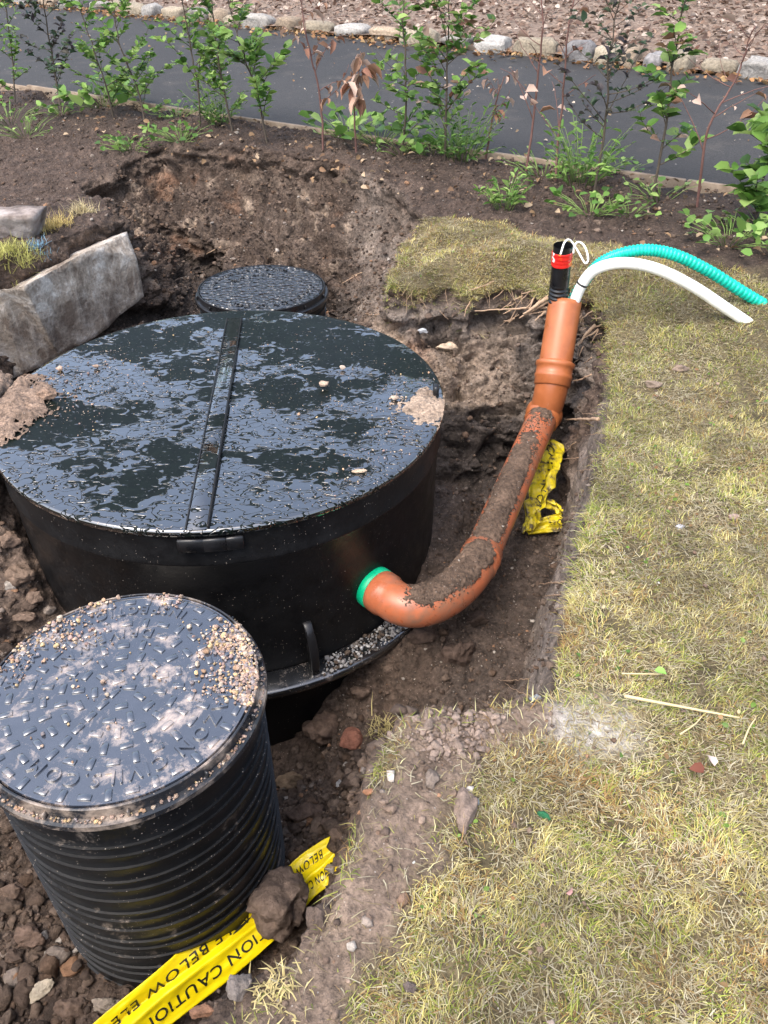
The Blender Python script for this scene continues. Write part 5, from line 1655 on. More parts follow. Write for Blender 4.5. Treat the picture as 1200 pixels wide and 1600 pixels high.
def lawn():
    rr = np.random.default_rng(21)
    N0 = 1500000
    x = rr.uniform(-0.5, 3.6, N0); y = rr.uniform(0.32, 5.2, N0)
    # inside the camera's field with a margin, thinner with distance
    dep = y * math.cos(PITCH) + CAM_H * math.sin(PITCH)
    infr = np.abs(x) < dep * 0.52 + 0.25
    k = infr
    x, y, dep = x[k], y[k], dep[k]
    d = dist_road(x, y)
    sdq, _ = rim_query(x, y)
    le = 4.02 + 0.09 * fbm(np.stack([x * 2, y * 2, 0 * x], -1), 3)
    ok = (sdq < np.where((y > 3.2), 0.03, 0.008)) & (d < le)
    p3 = np.stack([x, y, 0 * x], -1)
    bare = ss(0.28, 0.62, fbm(p3 * 2.6, 4, off=71)) * 0.72
    bare = np.maximum(bare, ss(0.22, 0.5, fbm(p3 * 7, 4, off=81)) * 0.7)
    for bx, by, br in ((1010, 610, .13), (1060, 620, .12), (990, 520, .10), (1105, 800, .14), (920, 1135, .12), (960, 1160, .10), (860, 1115, .08), (820, 1580, .08), (1080, 490, .15)):
        c = land_hit(bx, by)
        bare = np.maximum(bare, 0.9 * ss(br, br * 0.3, np.hypot(x - c[0], y - c[1]) + 0.04 * fbm(p3 * 12, 3)))
    spm_ = spill_mask(x, y, 0.035)
    dens = np.clip(1.25 - 0.18 * dep, 0.35, 1.0) * (1 - bare) * (1 - 0.985 * spm_)
    ok &= rr.random(len(x)) < dens * 0.62
    x, y, dep, sdq = x[ok], y[ok], dep[ok], sdq[ok]
    n = len(x)
    print('blades', n)
    xy = np.column_stack([x, y])
    L_ = rr.uniform(0.012, 0.039, n) * (1 + 0.3 * fbm(np.column_stack([xy * 3, 0 * x]), 3))
    wd = rr.uniform(0.0010, 0.0024, n) * np.clip(0.75 + 0.16 * dep, 1, 1.7)
    tilt = np.clip(np.abs(rr.normal(0.95, 0.38, n)), 0.1, 1.5)
    # combed: neighbouring blades lean alike
    p3 = np.column_stack([xy, 0 * x])
    az = 3.2 * fbm(p3 * 5, 3, off=61) * 2 + rr.normal(0, 0.9, n)
    cols = grass_cols(xy, rr, green_bias=0.28 * ss(0.25, 0.0, -sdq) - 0.14 - 0.35 * ss(3.4, 3.9, y))
    tall = fbm(p3 * 14, 2, off=44)
    L_ = L_ * (1 + 0.45 * tall)
    z = ground(x, y) - 0.004
    kz = z > land(x, y) - 0.10
    o = blades('lawn_grass', xy[kz], z[kz], rr, L_[kz], wd[kz], tilt[kz], cols[kz], az[kz])
    return tag(o, 'dry straw coloured lawn grass with green patches', 'grass', kind='stuff')
def thatch():
    rr = np.random.default_rng(23)
    n0 = 260000
    x = rr.uniform(-0.4, 3.2, n0); y = rr.uniform(0.32, 4.9, n0)
    dep = y * math.cos(PITCH) + CAM_H * math.sin(PITCH)
    k = np.abs(x) < dep * 0.52 + 0.2
    x, y, dep = x[k], y[k], dep[k]
    sdq, _ = rim_query(x, y)
    gap = ss(0.22, 0.5, fbm(np.column_stack([x * 7, y * 7, 0 * x]), 4, off=81))
    k = (sdq < 0) & (dist_road(x, y) < 4.0) & (rr.random(len(x)) > spill_mask(x, y) * 0.93) & (rr.random(len(x)) > gap * 0.8)
    x, y, dep = x[k], y[k], dep[k]
    n = len(x)
    pale = np.array([[0.46, 0.40, 0.25], [0.36, 0.30, 0.17], [0.52, 0.47, 0.33], [0.27, 0.21, 0.12]])
    tone = np.clip(1 + 0.6 * fbm(np.column_stack([x * 2.6, y * 2.6, 0 * x]), 5, gain=0.65, off=19), 0.3, 1.5)
    cols = pale[rr.integers(0, 4, n)] * rr.uniform(0.6, 1.0, (n, 1)) * tone[:, None]
    o = blades('lawn_thatch', np.column_stack([x, y]), ground(x, y) + rr.uniform(0, 0.006, n), rr, rr.uniform(0.015, 0.045, n), rr.uniform(0.0012, 0.0026, n) * np.clip(0.75 + 0.16 * dep, 1, 1.6), rr.uniform(1.25, 1.55, n), np.clip(cols, 0, 0.7))
    return tag(o, 'matted pale dead grass lying flat in the lawn', 'grass', kind='stuff')
lawn()
thatch()
def fringe():
    """longer blades along the cut edge, some hanging into the pit"""
    rr = np.random.default_rng(22)
    xy, az = [], []
    i0, i1 = 3, 27
    for k in range(i0, i1):
        a, b = rim[k], rim[k + 1]
        Ls = np.linalg.norm(b - a)
        n = int(Ls * (1100 if k > 15 else 700 if k > 8 else 200))
        t = rr.random(n)
        nrm_ = np.array([-(b - a)[1], (b - a)[0]]) / Ls
        p = a + t[:, None] * (b - a) + nrm_ * rr.normal(-0.02, 0.022, n)[:, None]
        clump = fbm(np.column_stack([p * 8, 0 * t]), 3, off=91) > -0.1
        xy.append(p[clump]); az.append((math.atan2(nrm_[1], nrm_[0]) + rr.normal(0, 0.7, n))[clump])
    xy, az = np.vstack(xy), np.concatenate(az)
    n = len(xy)
    o = blades('turf_fringe', xy, ground(xy[:, 0], xy[:, 1]) - 0.003, rr, rr.uniform(0.02, 0.06, n), rr.uniform(0.0014, 0.0026, n), rr.uniform(0.6, 1.75, n), grass_cols(xy, rr, 0.15), az)
    return tag(o, 'longer grass hanging over the cut edge of the turf', 'grass', kind='stuff')
fringe()
def tuft(px, py, rad, n, label, length=(0.05, 0.10), bias=0.0, lift=0.0, col=None):
    rr = np.random.default_rng(int(px * 7 + py))
    c = hit(px, py)
    p = rr.normal(0, rad / 2, (n, 2)) + c[:2]
    cols = grass_cols(p, rr, bias)
    if col is not None: cols = np.asarray(col) * rr.uniform(0.7, 1.25, (n, 1))
    o = blades('grass_tuft', p - c[:2], ground(p[:, 0], p[:, 1]) - 0.004 - c[2], rr, rr.uniform(*length, n), rr.uniform(0.0022, 0.004, n), np.abs(rr.normal(0.7, 0.4, n)), cols)
    o.location = c
    return tag(o, label, 'grass', kind='stuff')
tuft(22, 402, 0.13, 700, 'yellow-green grass tuft on the left bank in front of the stone block', bias=0.5, col=(0.44, 0.43, 0.14))
tuft(85, 355, 0.09, 260, 'straw tuft right of the stone block on the left bank', col=(0.55, 0.43, 0.17))
tuft(128, 330, 0.07, 200, 'pale dry tuft above the concrete footing', col=(0.50, 0.42, 0.24))
tuft(60, 385, 0.06, 120, 'bluish painted grass blades beside the yellow-green tuft', col=(0.20, 0.36, 0.48), length=(0.03, 0.06))
tuft(600, 1145, 0.05, 90, 'dry tuft at the corner of turf above the rubble', col=(0.5, 0.43, 0.2))
tuft(425, 1548, 0.06, 130, 'dry straw tuft near the bottom below the tape', col=(0.55, 0.46, 0.22), length=(0.02, 0.05))

# straws, twigs and leaves on the lawn
def straw_(pts, rad, label, name='dry_stem', cat='twig', col=ROOT):
    P_ = np.array([land_hit(*q) + np.array([0, 0, 0.03]) for q in pts])
    vv, ff = sweep(spline(P_, 16), rad * np.linspace(1, .5, 16), 6)
    o = mesh_np(name, vv - P_[0], ff, col)
    o.location = P_[0]
    return tag(o, label, cat)
STRAWM = bark_material('straw', (0.45, 0.34, 0.17), (0.66, 0.55, 0.33))
straw_([(972, 1100), (1050, 1115), (1150, 1134)], 0.0045, 'long straight straw stalk lying on the lawn', col=STRAWM)
straw_([(1058, 1160), (1080, 1145), (1092, 1132)], 0.0022, 'thin straw below the long stalk on the lawn', col=STRAWM)
straw_([(1155, 1175), (1165, 1150), (1175, 1135)], 0.0025, 'short straw standing at the right lawn edge', col=STRAWM)
straw_([(968, 1065), (1030, 1066)], 0.0022, 'thin straw above the long stalk on the lawn', col=STRAWM)
LEAF_T = np.array([[0, 0, 0], [0.28, 0.28, 0.10], [0.28, -0.28, 0.10], [0.34, 0, 0.0], [0.68, 0.25, 0.07], [0.68, -0.25, 0.07], [0.7, 0, -0.02], [1.0, 0, -0.10]])
LEAF_F = [np.array([[0, 3, 1], [0, 2, 3], [4, 6, 7], [6, 5, 7]]), np.array([[3, 6, 4, 1], [3, 2, 5, 6]])]
def leaves_mb(mb, pos, dirs, size, cols, rr, droop=0.0, width=1.0, curl=1.0):
    n = len(pos)
    d = np.asarray(dirs, float) + np.array([0, 0, -droop])
    d /= np.linalg.norm(d, axis=1)[:, None]
    s_ = np.cross(d, np.array([0, 0, 1.0])); s_ /= np.linalg.norm(s_, axis=1)[:, None] + 1e-9
    roll = rr.normal(0, 0.5, n)
    nn_ = np.cross(s_, d)
    s2 = s_ * np.cos(roll)[:, None] + nn_ * np.sin(roll)[:, None]
    n2_ = np.cross(s2, d)
    tv = LEAF_T * np.array([1, width, curl])
    vv = pos[:, None] + size[:, None, None] * (tv[None, :, :1] * d[:, None] + tv[None, :, 1:2] * s2[:, None] + tv[None, :, 2:3] * n2_[:, None])
    k = (np.arange(n) * len(tv))[:, None, None]
    mb.put(vv.reshape(-1, 3), [(f[None] + k).reshape(-1, f.shape[1]) for f in LEAF_F], np.repeat(cols, len(tv), axis=0))
def lawn_bits():
    rr = np.random.default_rng(77)
    n = 2600
    x = rr.uniform(-0.2, 2.6, n); y = rr.uniform(0.4, 4.4, n)
    cl = fbm(np.column_stack([x * 3, y * 3, 0 * x]), 3, off=12)
    sdq, _ = rim_query(x, y)
    k = (sdq < -0.02) & (dist_road(x, y) < 3.95) & (spill_mask(x, y) < 0.4) & (cl > -0.05)
    x, y = x[k], y[k]
    n = len(x)
    pos = np.column_stack([x, y, ground(x, y) + rr.uniform(0.006, 0.022, n)])
    a = rr.uniform(0, 2 * pi, n)
    pal = np.array([[0.14, 0.24, 0.04], [0.20, 0.31, 0.06], [0.30, 0.19, 0.09], [0.24, 0.13, 0.06], [0.46, 0.37, 0.22], [0.10, 0.18, 0.04]])
    mb = MB()
    leaves_mb(mb, pos, np.stack([np.cos(a), np.sin(a), rr.normal(0.1, 0.3, n)], 1), rr.uniform(0.007, 0.018, n), pal[rr.integers(0, 6, n)] * rr.uniform(0.7, 1.2, (n, 1)), rr, width=1.2)
    tag(mb.build('lawn_litter', LEAF), 'tiny clover leaves and dead leaf scraps in the lawn', 'leaves', kind='stuff')
    P2 = np.column_stack([rr.uniform(0.0, 2.2, 700), rr.uniform(0.4, 3.6, 700)])
    sdq, _ = rim_query(P2[:, 0], P2[:, 1])
    P2 = P2[(sdq < -0.02) & (dist_road(P2[:, 0], P2[:, 1]) < 3.9)]
    sz = np.clip(0.004 * np.exp(rr.normal(0, 0.5, len(P2))), 0.002, 0.012)
    o = scatter_rocks('lawn_pebbles', np.column_stack([P2, ground(P2[:, 0], P2[:, 1]) + 0.008]), sz, np.clip(earth_cols(len(P2), rr) * 1.8, 0, 0.5), CLOD, 2, 8, 31)
    tag(o, 'small pebbles and soil crumbs lying in the lawn', 'pebbles', kind='stuff')
lawn_bits()
def ground_leaf(px, py, size, col, label, seed):
    rr = np.random.default_rng(seed)
    p = land_hit(px, py) + np.array([0, 0, 0.035])
    mb = MB()
    a = rr.uniform(0, 6.28)
    leaves_mb(mb, np.zeros((1, 3)), np.array([[math.cos(a), math.sin(a), 0.1]]), np.array([size]), np.array([col]), rr, curl=2.0, width=1.2)
    o = mb.build('dead_leaf', DRYLEAF)
    o.location = p
    return tag(o, label, 'leaf')
ground_leaf(1095, 1215, 0.034, (0.16, 0.055, 0.035), 'dark red dead leaf on the lawn at the right', 1)
ground_leaf(1110, 1212, 0.03, (0.62, 0.50, 0.46), 'pale curled leaf beside the dark red leaf', 2)
ground_leaf(880, 1410, 0.02, (0.55, 0.30, 0.28), 'small pink petal-like leaf in the lawn', 3)
ground_leaf(1018, 1062, 0.03, (0.25, 0.48, 0.10), 'small bright green leaf on the lawn above the straw stalk', 4)

# ------------------------------------------------------------------ saplings of the young hedge
BEECH = np.array([[0.10, 0.21, 0.04], [0.15, 0.28, 0.06], [0.22, 0.36, 0.085], [0.065, 0.14, 0.03], [0.30, 0.43, 0.13]])
DARK = np.array([[0.055, 0.095, 0.055], [0.08, 0.075, 0.06], [0.11, 0.15, 0.08], [0.065, 0.055, 0.06]])
WITH = np.array([[0.30, 0.17, 0.11], [0.42, 0.28, 0.21], [0.22, 0.11, 0.075], [0.52, 0.38, 0.31]])
def sapling(pts, kind, nb, label, seed, leaf=0.062, spread=0.24, dens=8, lo=0.2, stem=0.0065, withered=0):
    rr = np.random.default_rng(seed)
    lo = lo * 0.6 if kind == 'green' else lo
    stem = stem * 1.25
    b = hit(*pts[0]) if True else None
    yb = b[1]
    P_ = []
    for k, (px, py) in enumerate(pts):
        d = direction(px, py)
        P_.append(b if k == 0 else np.array([0, 0, CAM_H]) + d * ((yb + rr.normal(0, 0.04)) / d[1]))
    P_ = np.array(P_)
    P_[0, 2] -= 0.03
    t = thing('hedge_sapling', label, 'sapling', tuple(b), 'young hedge saplings along the road')
    path = spline(P_, 40)
    path[1:] += (0.022 * np.linspace(0, 1, 39)[:, None]) * np.stack([fbm(path[1:] * 7 + seed, 3), fbm(path[1:] * 7 + 5 + seed, 3), 0 * path[1:, 0]], 1)
    barkm = BARKRED if kind in ('bare', 'withered') else BARK
    mb = MB()
    mb.put(*sweep(path - b, stem * np.linspace(1.0, 0.35, 40), 7))
    LP, LD = [], []
    nb = int(nb * 1.45) if kind in ('green', 'dark') else nb
    for k in range(nb):
        u = lo + (1 - lo) * (k + rr.random()) / nb
        i = min(int(u * 39), 38)
        p = path[i]
        a = rr.uniform(0, 2 * pi)
        ln = spread * rr.uniform(0.45, 1.15) * (1.1 - 0.55 * u)
        d = np.array([math.cos(a), math.sin(a) * 0.8, rr.uniform(0.3, 1.1)])
        d /= np.linalg.norm(d)
        n = 9
        br = p + d * ln * np.linspace(0, 1, n)[:, None]
        br[:, 2] += 0.10 * ln * np.sin(np.linspace(0, 3, n)) * rr.normal()
        br += rr.normal(0, 0.004, (n, 3)) * np.linspace(0, 1, n)[:, None]
        mb.put(*sweep(br - b, stem * 0.42 * (1.1 - 0.5 * u) * np.linspace(1, 0.4, n), 5))
        m = max(3, int(dens * (3.0 if kind in ('green', 'dark') else 1.7) * ln / spread))
        for q in range(m):
            v_ = (q + rr.random()) / m
            j = min(int((0.2 + 0.8 * v_) * (n - 1)), n - 1)
            LP.append(br[j]); s_ = rr.normal(0, 1, 3); s_[2] = abs(s_[2]) * 0.3
            LD.append(d * 0.5 + s_ / np.linalg.norm(s_))
    mb.build('stem', barkm, t)
    LP, LD = np.array(LP), np.array(LD)
    if kind == 'bare':
        k = rr.random(len(LP)) < 0.16
        LP, LD = LP[k], LD[k]
    if len(LP):
        n = len(LP)
        pal = {'green': BEECH, 'dark': DARK, 'bare': WITH, 'withered': WITH}[kind]
        cols = pal[rr.integers(0, len(pal), n)] * rr.uniform(0.7, 1.2, (n, 1))
        if withered and kind == 'green':
            w_ = rr.random(n) < withered
            cols[w_] = WITH[rr.integers(0, 4, w_.sum())]
        mb = MB()
        sz_ = leaf * (1.0 if kind in ('green', 'dark') else 1.15) * rr.uniform(0.4, 1.35, n)
        leaves_mb(mb, LP - b, LD, sz_, cols, rr, droop=1.3 if kind == 'withered' else (0.6 if kind == 'bare' else 0.15), curl=2.2 if kind != 'green' else 1.0, width=0.75 if kind == 'withered' else 1.05)
        mb.build('crown', DRYLEAF if kind in ('withered', 'bare') else LEAF, t)
    return t
sapling([(22, 160), (20, 100), (10, 20), (0, -60)], 'green', 13, 'thin green-leaved sapling at the far left', 201, dens=7, spread=0.34)
sapling([(95, 172), (85, 110), (70, 20), (60, -60)], 'dark', 16, 'dark purple-leaved sapling second from the left', 202, dens=8, spread=0.42, leaf=0.055)
sapling([(178, 185), (165, 130), (140, 60), (112, -40)], 'green', 15, 'green sapling leaning left above the broad-leaved weed', 203, dens=8, spread=0.42)
sapling([(228, 196), (215, 140), (185, 60), (172, -50)], 'green', 17, 'leafy green sapling, third of the dense left row', 204, dens=9, spread=0.42)
sapling([(312, 200), (310, 140), (300, 85), (285, 0), (280, -60)], 'green', 16, 'green sapling in the middle of the dense left row', 205, dens=8, spread=0.42, lo=0.3)
sapling([(364, 205), (348, 130), (338, 60), (325, -40)], 'green', 17, 'tall green sapling, second from the right of the dense left row', 206, dens=9, spread=0.42, lo=0.25)
sapling([(418, 222), (398, 130), (378, 80), (350, -30)], 'green', 16, 'green sapling leaning left at the right end of the dense left row', 207, dens=8, spread=0.38, lo=0.2, leaf=0.07)
sapling([(505, 236), (500, 150), (478, 50), (465, -40)], 'withered', 10, 'bare red-stemmed sapling with withered brown leaves, left of the pair', 208, dens=5, spread=0.34, lo=0.28, leaf=0.065)
sapling([(557, 236), (553, 170), (563, 95)], 'withered', 7, 'short sapling with hanging withered leaves beside the dock weed', 209, dens=8, spread=0.20, lo=0.5, leaf=0.085)
sapling([(628, 240), (634, 165), (632, 60), (625, -40)], 'green', 12, 'sparse green sapling right of the withered pair', 210, dens=7, spread=0.34)
sapling([(695, 250), (698, 150), (700, 60), (704, -60)], 'green', 20, 'bushiest green sapling in the middle with some brown leaves', 211, dens=10, spread=0.52, leaf=0.066, lo=0.25, withered=0.16)
sapling([(758, 248), (772, 175), (786, 120)], 'withered', 5, 'small twig-like sapling with one hanging brown leaf bunch', 212, dens=3, spread=0.22, lo=0.4)
sapling([(822, 267), (838, 150), (846, 40), (850, -40)], 'bare', 9, 'leafless red whip of a sapling left of the dark pair', 213, dens=4, spread=0.34)
sapling([(868, 285), (875, 190), (888, 60), (900, -40)], 'bare', 10, 'nearly bare sapling with a few brown leaves halfway up', 214, dens=6, spread=0.30)
sapling([(928, 302), (945, 200), (950, 100), (972, -30)], 'dark', 18, 'widest dark-leaved sapling on the right', 215, dens=7, spread=0.55, leaf=0.046, lo=0.3)
sapling([(1018, 312), (1040, 200), (1050, 100), (1075, -10), (1085, -60)], 'green', 15, 'green sapling with leaf clusters, right of the dark one', 216, dens=7, spread=0.30, leaf=0.075, withered=0.08)
sapling([(1090, 322), (1107, 200), (1150, 125), (1180, 40)], 'bare', 11, 'bare reddish sapling leaning right with pale shrivelled leaves', 217, dens=6, spread=0.40)
sapling([(1182, 345), (1195, 270), (1215, 180)], 'green', 8, 'large-leaved green sapling cut by the right frame edge', 218, dens=8, spread=0.30, leaf=0.10, lo=0.1)

def weed(px, py, n, size, label, seed, kind='broad', col=None, spread=0.10):
    n = int(n * 1.7)
    spread *= 1.15
    rr = np.random.default_rng(seed)
    b = hit(px, py)
    t = thing('weed', label, 'weed', tuple(b), 'weeds in the planting bed')
    mb = MB(); ms = MB()
    pal = BEECH if col is None else np.array(col)
    for k in range(n):
        a = rr.uniform(0, 2 * pi)
        rad = spread * math.sqrt(rr.random())
        root_ = np.array([math.cos(a) * rad * 0.4, math.sin(a) * rad * 0.4, 0])
        h = rr.uniform(0.2, 1.0) * spread * (1.6 if kind == 'tall' else 0.55)
        top = root_ + np.array([math.cos(a) * rad, math.sin(a) * rad, h])
        ms.put(*sweep(np.array([root_ - [0, 0, .01], (root_ + top) / 2 + [0, 0, h * .15], top]), [0.0022, 0.0018, 0.0012], 5))
        m = 1 if kind == 'broad' else 6
        for q in range(m):
            f_ = 1.0 if m == 1 else 0.25 + 0.75 * q / (m - 1)
            pp = root_ * (1 - f_) + top * f_
            dd = np.array([math.cos(a + rr.normal(0, 1.2)), math.sin(a + rr.normal(0, 1.2)), rr.uniform(-0.1, 0.9)])
            leaves_mb(mb, pp[None], dd[None], np.array([size * rr.uniform(0.6, 1.2)]), (pal[rr.integers(0, len(pal))] * rr.uniform(0.75, 1.2))[None], rr, width=1.3 if kind == 'broad' else 0.55)
    ms.build('stem', LEAF_STEM, t)
    mb.build('foliage', LEAF, t)
    return t
LEAF_STEM = bark_material('green_stem', (0.12, 0.2, 0.05), (0.2, 0.28, 0.08))
weed(160, 165, 26, 0.13, 'large broad-leaved weed under the leaning left saplings', 301, spread=0.24)
weed(205, 234, 26, 0.055, 'low nettle-like weed on the bare bank left of centre', 302, spread=0.14)
weed(283, 218, 24, 0.055, 'darker low weed right of the nettle-like one', 303, spread=0.15, col=BEECH[[0, 1, 3]])
weed(275, 184, 16, 0.05, 'small weed at the timber edge under the dense saplings', 304, spread=0.14)
weed(342, 192, 20, 0.05, 'grey-green weed at the timber edge right of the dense saplings', 305, spread=0.16, kind='tall')
weed(95, 178, 12, 0.05, 'small flat weed beside the dark left sapling', 306, spread=0.12)
weed(15, 190, 22, 0.045, 'seedlings at the far left of the bed', 307, spread=0.22)
weed(40, 212, 18, 0.03, 'sparse tiny seedlings on the left bank below the others', 308, spread=0.2)
weed(545, 212, 24, 0.10, 'upright dock weed between the withered saplings', 309, spread=0.22)
weed(592, 222, 20, 0.09, 'broad weed right of the short withered sapling', 310, spread=0.2)
weed(628, 238, 14, 0.06, 'small weed at the foot of the sparse green sapling', 311, spread=0.15)
weed(720, 248, 26, 0.055, 'feathery weed at the foot of the bushiest sapling', 312, kind='tall', spread=0.2, col=BEECH[[0, 1, 3]])
weed(675, 240, 16, 0.08, 'weed left of the feathery one under the bushiest sapling', 313, spread=0.18)
weed(850, 275, 18, 0.05, 'low weed under the leafless whip', 314, spread=0.18)
weed(905, 285, 24, 0.06, 'tall feathery weed beside the widest dark sapling', 315, kind='tall', spread=0.2, col=BEECH[[0, 1, 2]])
weed(925, 332, 24, 0.055, 'bright low rosette weed on the bed behind the lawn', 316, spread=0.14)
weed(788, 325, 10, 0.06, 'spiky little weed at the back edge of the lawn', 317, spread=0.1, kind='tall')
weed(1030, 310, 14, 0.05, 'weed at the foot of the leaf-clustered right sapling', 318, spread=0.14)
weed(1140, 378, 22, 0.06, 'weed clump at the right end of the bed', 319, spread=0.16)
weed(1195, 372, 16, 0.08, 'weed cut by the right frame edge', 320, spread=0.14)
weed(985, 335, 8, 0.045, 'tiny weed among stones on the bed', 321, spread=0.1)
weed(972, 270, 14, 0.05, 'weed against the edging boards behind the dark sapling', 322, spread=0.12)

# ------------------------------------------------------------------ edging boards, kerb stones, leaf litter, mulch
s = -7.0
k = 0
rr = np.random.default_rng(61)
where = ['at the far right of the bed', 'behind the right saplings', 'behind the bare saplings', 'behind the bushiest sapling', 'behind the withered pair', 'behind the dense left row', 'behind the leftmost saplings', 'far left beyond the bed']
bounds = [-6.5, -3.4, -1.55, -0.1, 1.2, 3.1, 5.1, 7.4, 11]
for k in range(8):
    s0, s1 = bounds[k] + 0.006, bounds[k + 1] - 0.006
    vv, ff = box(0, 0, 0, s1 - s0, 0.038, 0.14, 0.004)
    mid = road_pt((s0 + s1) / 2, 4.995)
    ang = math.atan2(RD[1], RD[0]) + rr.normal(0, 0.004)
    o = mesh_np('edging_board', vv, ff, TIMBER, smooth=False)
    o.location = mid + np.array([0, 0, -0.052 + rr.normal(0, 0.006)])
    o.rotation_euler = (rr.normal(0, 0.03), rr.normal(0, 0.002), ang)
    tag(o, 'weathered timber edging board along the road ' + where[k], 'edging board', 'timber edging boards')
rr = np.random.default_rng(62)
s = -6.2
stones = []
while s < 14:
    wd = rr.uniform(0.15, 0.38) * (1.0 + 0.5 * (s > 3))
    stones.append((s + wd / 2, wd))
    s += wd + rr.uniform(0.0, 0.06)
STC = np.array([[0.36, 0.34, 0.31], [0.42, 0.36, 0.27], [0.30, 0.29, 0.29], [0.46, 0.44, 0.41], [0.38, 0.30, 0.22]])
ORD = 'first second third fourth fifth sixth seventh eighth ninth tenth eleventh twelfth thirteenth fourteenth fifteenth sixteenth seventeenth eighteenth nineteenth twentieth twenty-first twenty-second twenty-third twenty-fourth twenty-fifth twenty-sixth twenty-seventh twenty-eighth twenty-ninth thirtieth thirty-first thirty-second thirty-third thirty-fourth thirty-fifth thirty-sixth'.split()
def in_view(p, m=0.04):
    d = np.asarray(p) - np.array([0, 0, CAM_H])
    z_ = d @ _fw
    return abs(d @ _rt / z_) < 600 / FPX + m and abs(d @ _up / z_) < 800 / FPX + m
stones = [q for q in stones if in_view(road_pt(q[0], road_far(q[0]) + .12, .06))]
for k, (s, wd) in enumerate(stones):
    vv, ff = rock_shape(3, rr, 3, 0.04)
    vv = np.sign(vv) * np.abs(vv) ** 0.6
    vv = vv + 0.22 * np.stack([fbm(vv * 1.3, 3, off=k * 3.1), fbm(vv * 1.3, 3, off=k * 5.7), fbm(vv * 1.3, 3, off=k * 2.3)], 1)
    vv = vv / np.abs(vv).max(0) * np.array([wd / 2, rr.uniform(0.10, 0.17), rr.uniform(0.07, 0.13)])
    ci = int(rr.integers(0, 5))
    cc_ = STC[ci] * rr.uniform(0.55, 0.95) * (1 + 0.2 * fbm(vv * 7, 3, off=k))[:, None]
    o = mesh_np('kerb_stone', vv, [ff], CLOD, None, cc_, smooth=False)
    o.location = road_pt(s, road_far(s) + 0.10 + rr.normal(0, 0.04), 0.035)
    o.rotation_euler = (0, 0, math.atan2(RD[1], RD[0]) + rr.normal(0, 0.1))
    tag(o, f"{['grey', 'tan', 'dark grey', 'pale', 'brownish'][ci]} rough kerb stone, {ORD[k]} from the right along the far road edge", 'kerb stone', 'rough stones along the far road edge')
def flakes(name, n, s0, s1, d0, d1, size, pal, dz, label, cat, seed, power=1.0, mat=DRYLEAF, far=True):
    rr = np.random.default_rng(seed)
    s_ = rr.uniform(s0, s1, n)
    if far: d0, d1 = d0 + road_far(s_), d1 + road_far(s_)
    d_ = d0 + (d1 - d0) * rr.random(n) ** power
    x = RN[0] * d_ + RD[0] * s_; y = RN[1] * d_ + RD[1] * s_
    pos = np.column_stack([x, y, land(x, y) + dz + rr.uniform(0, 0.02, n)])
    a = rr.uniform(0, 2 * pi, n)
    mb = MB()
    pal = np.array(pal)
    leaves_mb(mb, pos, np.stack([np.cos(a), np.sin(a), rr.normal(0, 0.3, n)], 1), size * rr.uniform(0.5, 1.3, n), pal[rr.integers(0, len(pal), n)] * rr.uniform(0.6, 1.2, (n, 1)), rr, width=1.1, curl=1.5)
    return tag(mb.build(name, mat), label, cat, kind='stuff')
flakes('leaf_litter', 2600, -6, 14, -0.32, 0.12, 0.055, [[0.32, 0.17, 0.075], [0.26, 0.14, 0.07], [0.38, 0.25, 0.12], [0.20, 0.11, 0.06]], 0.006, 'orange fallen leaves along the foot of the kerb stones', 'leaves', 63, 0.5)
flakes('mulch_chips', 11000, -6, 14, 0.2, 4.5, 0.075, [[0.27, 0.19, 0.145], [0.20, 0.13, 0.095], [0.36, 0.28, 0.225], [0.46, 0.38, 0.32], [0.13, 0.08, 0.06]], 0.035, 'reddish-brown bark chips and leaves on the bank across the road', 'mulch', 64)
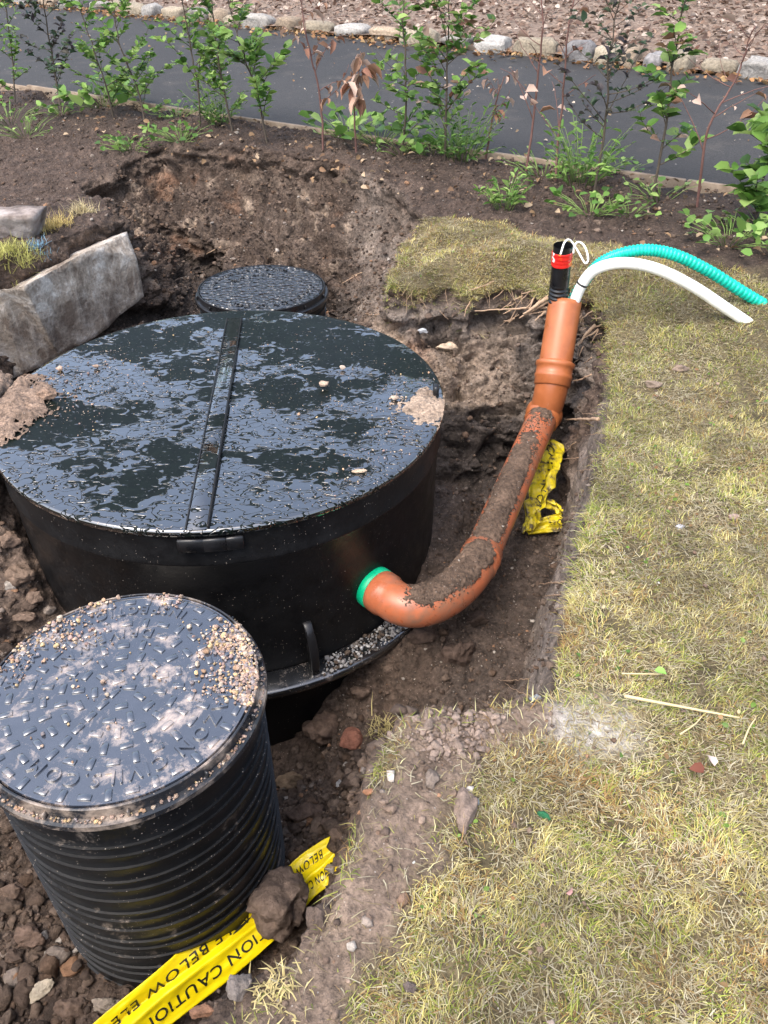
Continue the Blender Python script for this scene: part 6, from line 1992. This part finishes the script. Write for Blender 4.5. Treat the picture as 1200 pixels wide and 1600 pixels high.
flakes('road_litter', 260, -5, 12, -2.4, -0.3, 0.03, [[0.30, 0.22, 0.14], [0.45, 0.38, 0.30], [0.25, 0.15, 0.08]], 0.004, 'scattered leaf scraps on the dark road', 'leaves', 65)
flakes('bed_litter', 500, -4, 6, 4.1, 4.95, 0.04, [[0.28, 0.18, 0.10], [0.40, 0.30, 0.20], [0.2, 0.12, 0.07]], 0.012, 'dead leaf scraps on the planting bed', 'leaves', 66, far=False)

# ------------------------------------------------------------------ trees beyond the bank (above the frame; the wet lid mirrors them)
def tree(s_, d_, h, wd, label, seed):
    rr = np.random.default_rng(seed)
    b = road_pt(s_, d_)
    t = thing('broadleaf_tree', label, 'tree', tuple(b), 'trees on the bank across the road')
    mb = MB()
    path = spline([(0, 0, -0.2), (0.1, 0, h * .3), (0.0, .1, h * .6), (0.1, 0, h * .95)], 24)
    mb.put(*sweep(path, np.linspace(0.19, 0.03, 24), 10))
    cen = []
    for k in range(16):
        u = rr.uniform(0.3, 0.95)
        p = path[int(u * 23)]
        a = rr.uniform(0, 2 * pi); ln = wd * rr.uniform(0.4, 1.0) * (1.15 - u * 0.7)
        e = p + np.array([math.cos(a) * ln, math.sin(a) * ln, ln * rr.uniform(0.1, 0.6)])
        br = spline([p, (p + e) / 2 + [0, 0, .12 * ln], e], 10)
        mb.put(*sweep(br, np.linspace(0.06, 0.012, 10), 6))
        cen += [br[5], br[7], br[9]]
    mb.build('trunk', BARK, t)
    cen = np.array(cen)
    n = 3600
    c = cen[rr.integers(0, len(cen), n)] + rr.normal(0, 1, (n, 3)) * np.array([0.55, 0.55, 0.42])
    mb = MB()
    a = rr.uniform(0, 2 * pi, n)
    cols = np.array([[0.05, 0.10, 0.03], [0.075, 0.13, 0.035], [0.035, 0.07, 0.025]])[rr.integers(0, 3, n)]
    leaves_mb(mb, c, np.stack([np.cos(a), np.sin(a), rr.normal(-.2, .4, n)], 1), 0.28 * rr.uniform(0.6, 1.2, n), cols, rr)
    mb.build('crown', LEAF, t)
    return t
tree(2.2, 15.0, 7.2, 2.0, 'tall broadleaf tree on the bank straight across the road', 402)
tree(-3.6, 17.0, 6.4, 1.8, 'broadleaf tree on the bank right of centre', 401)
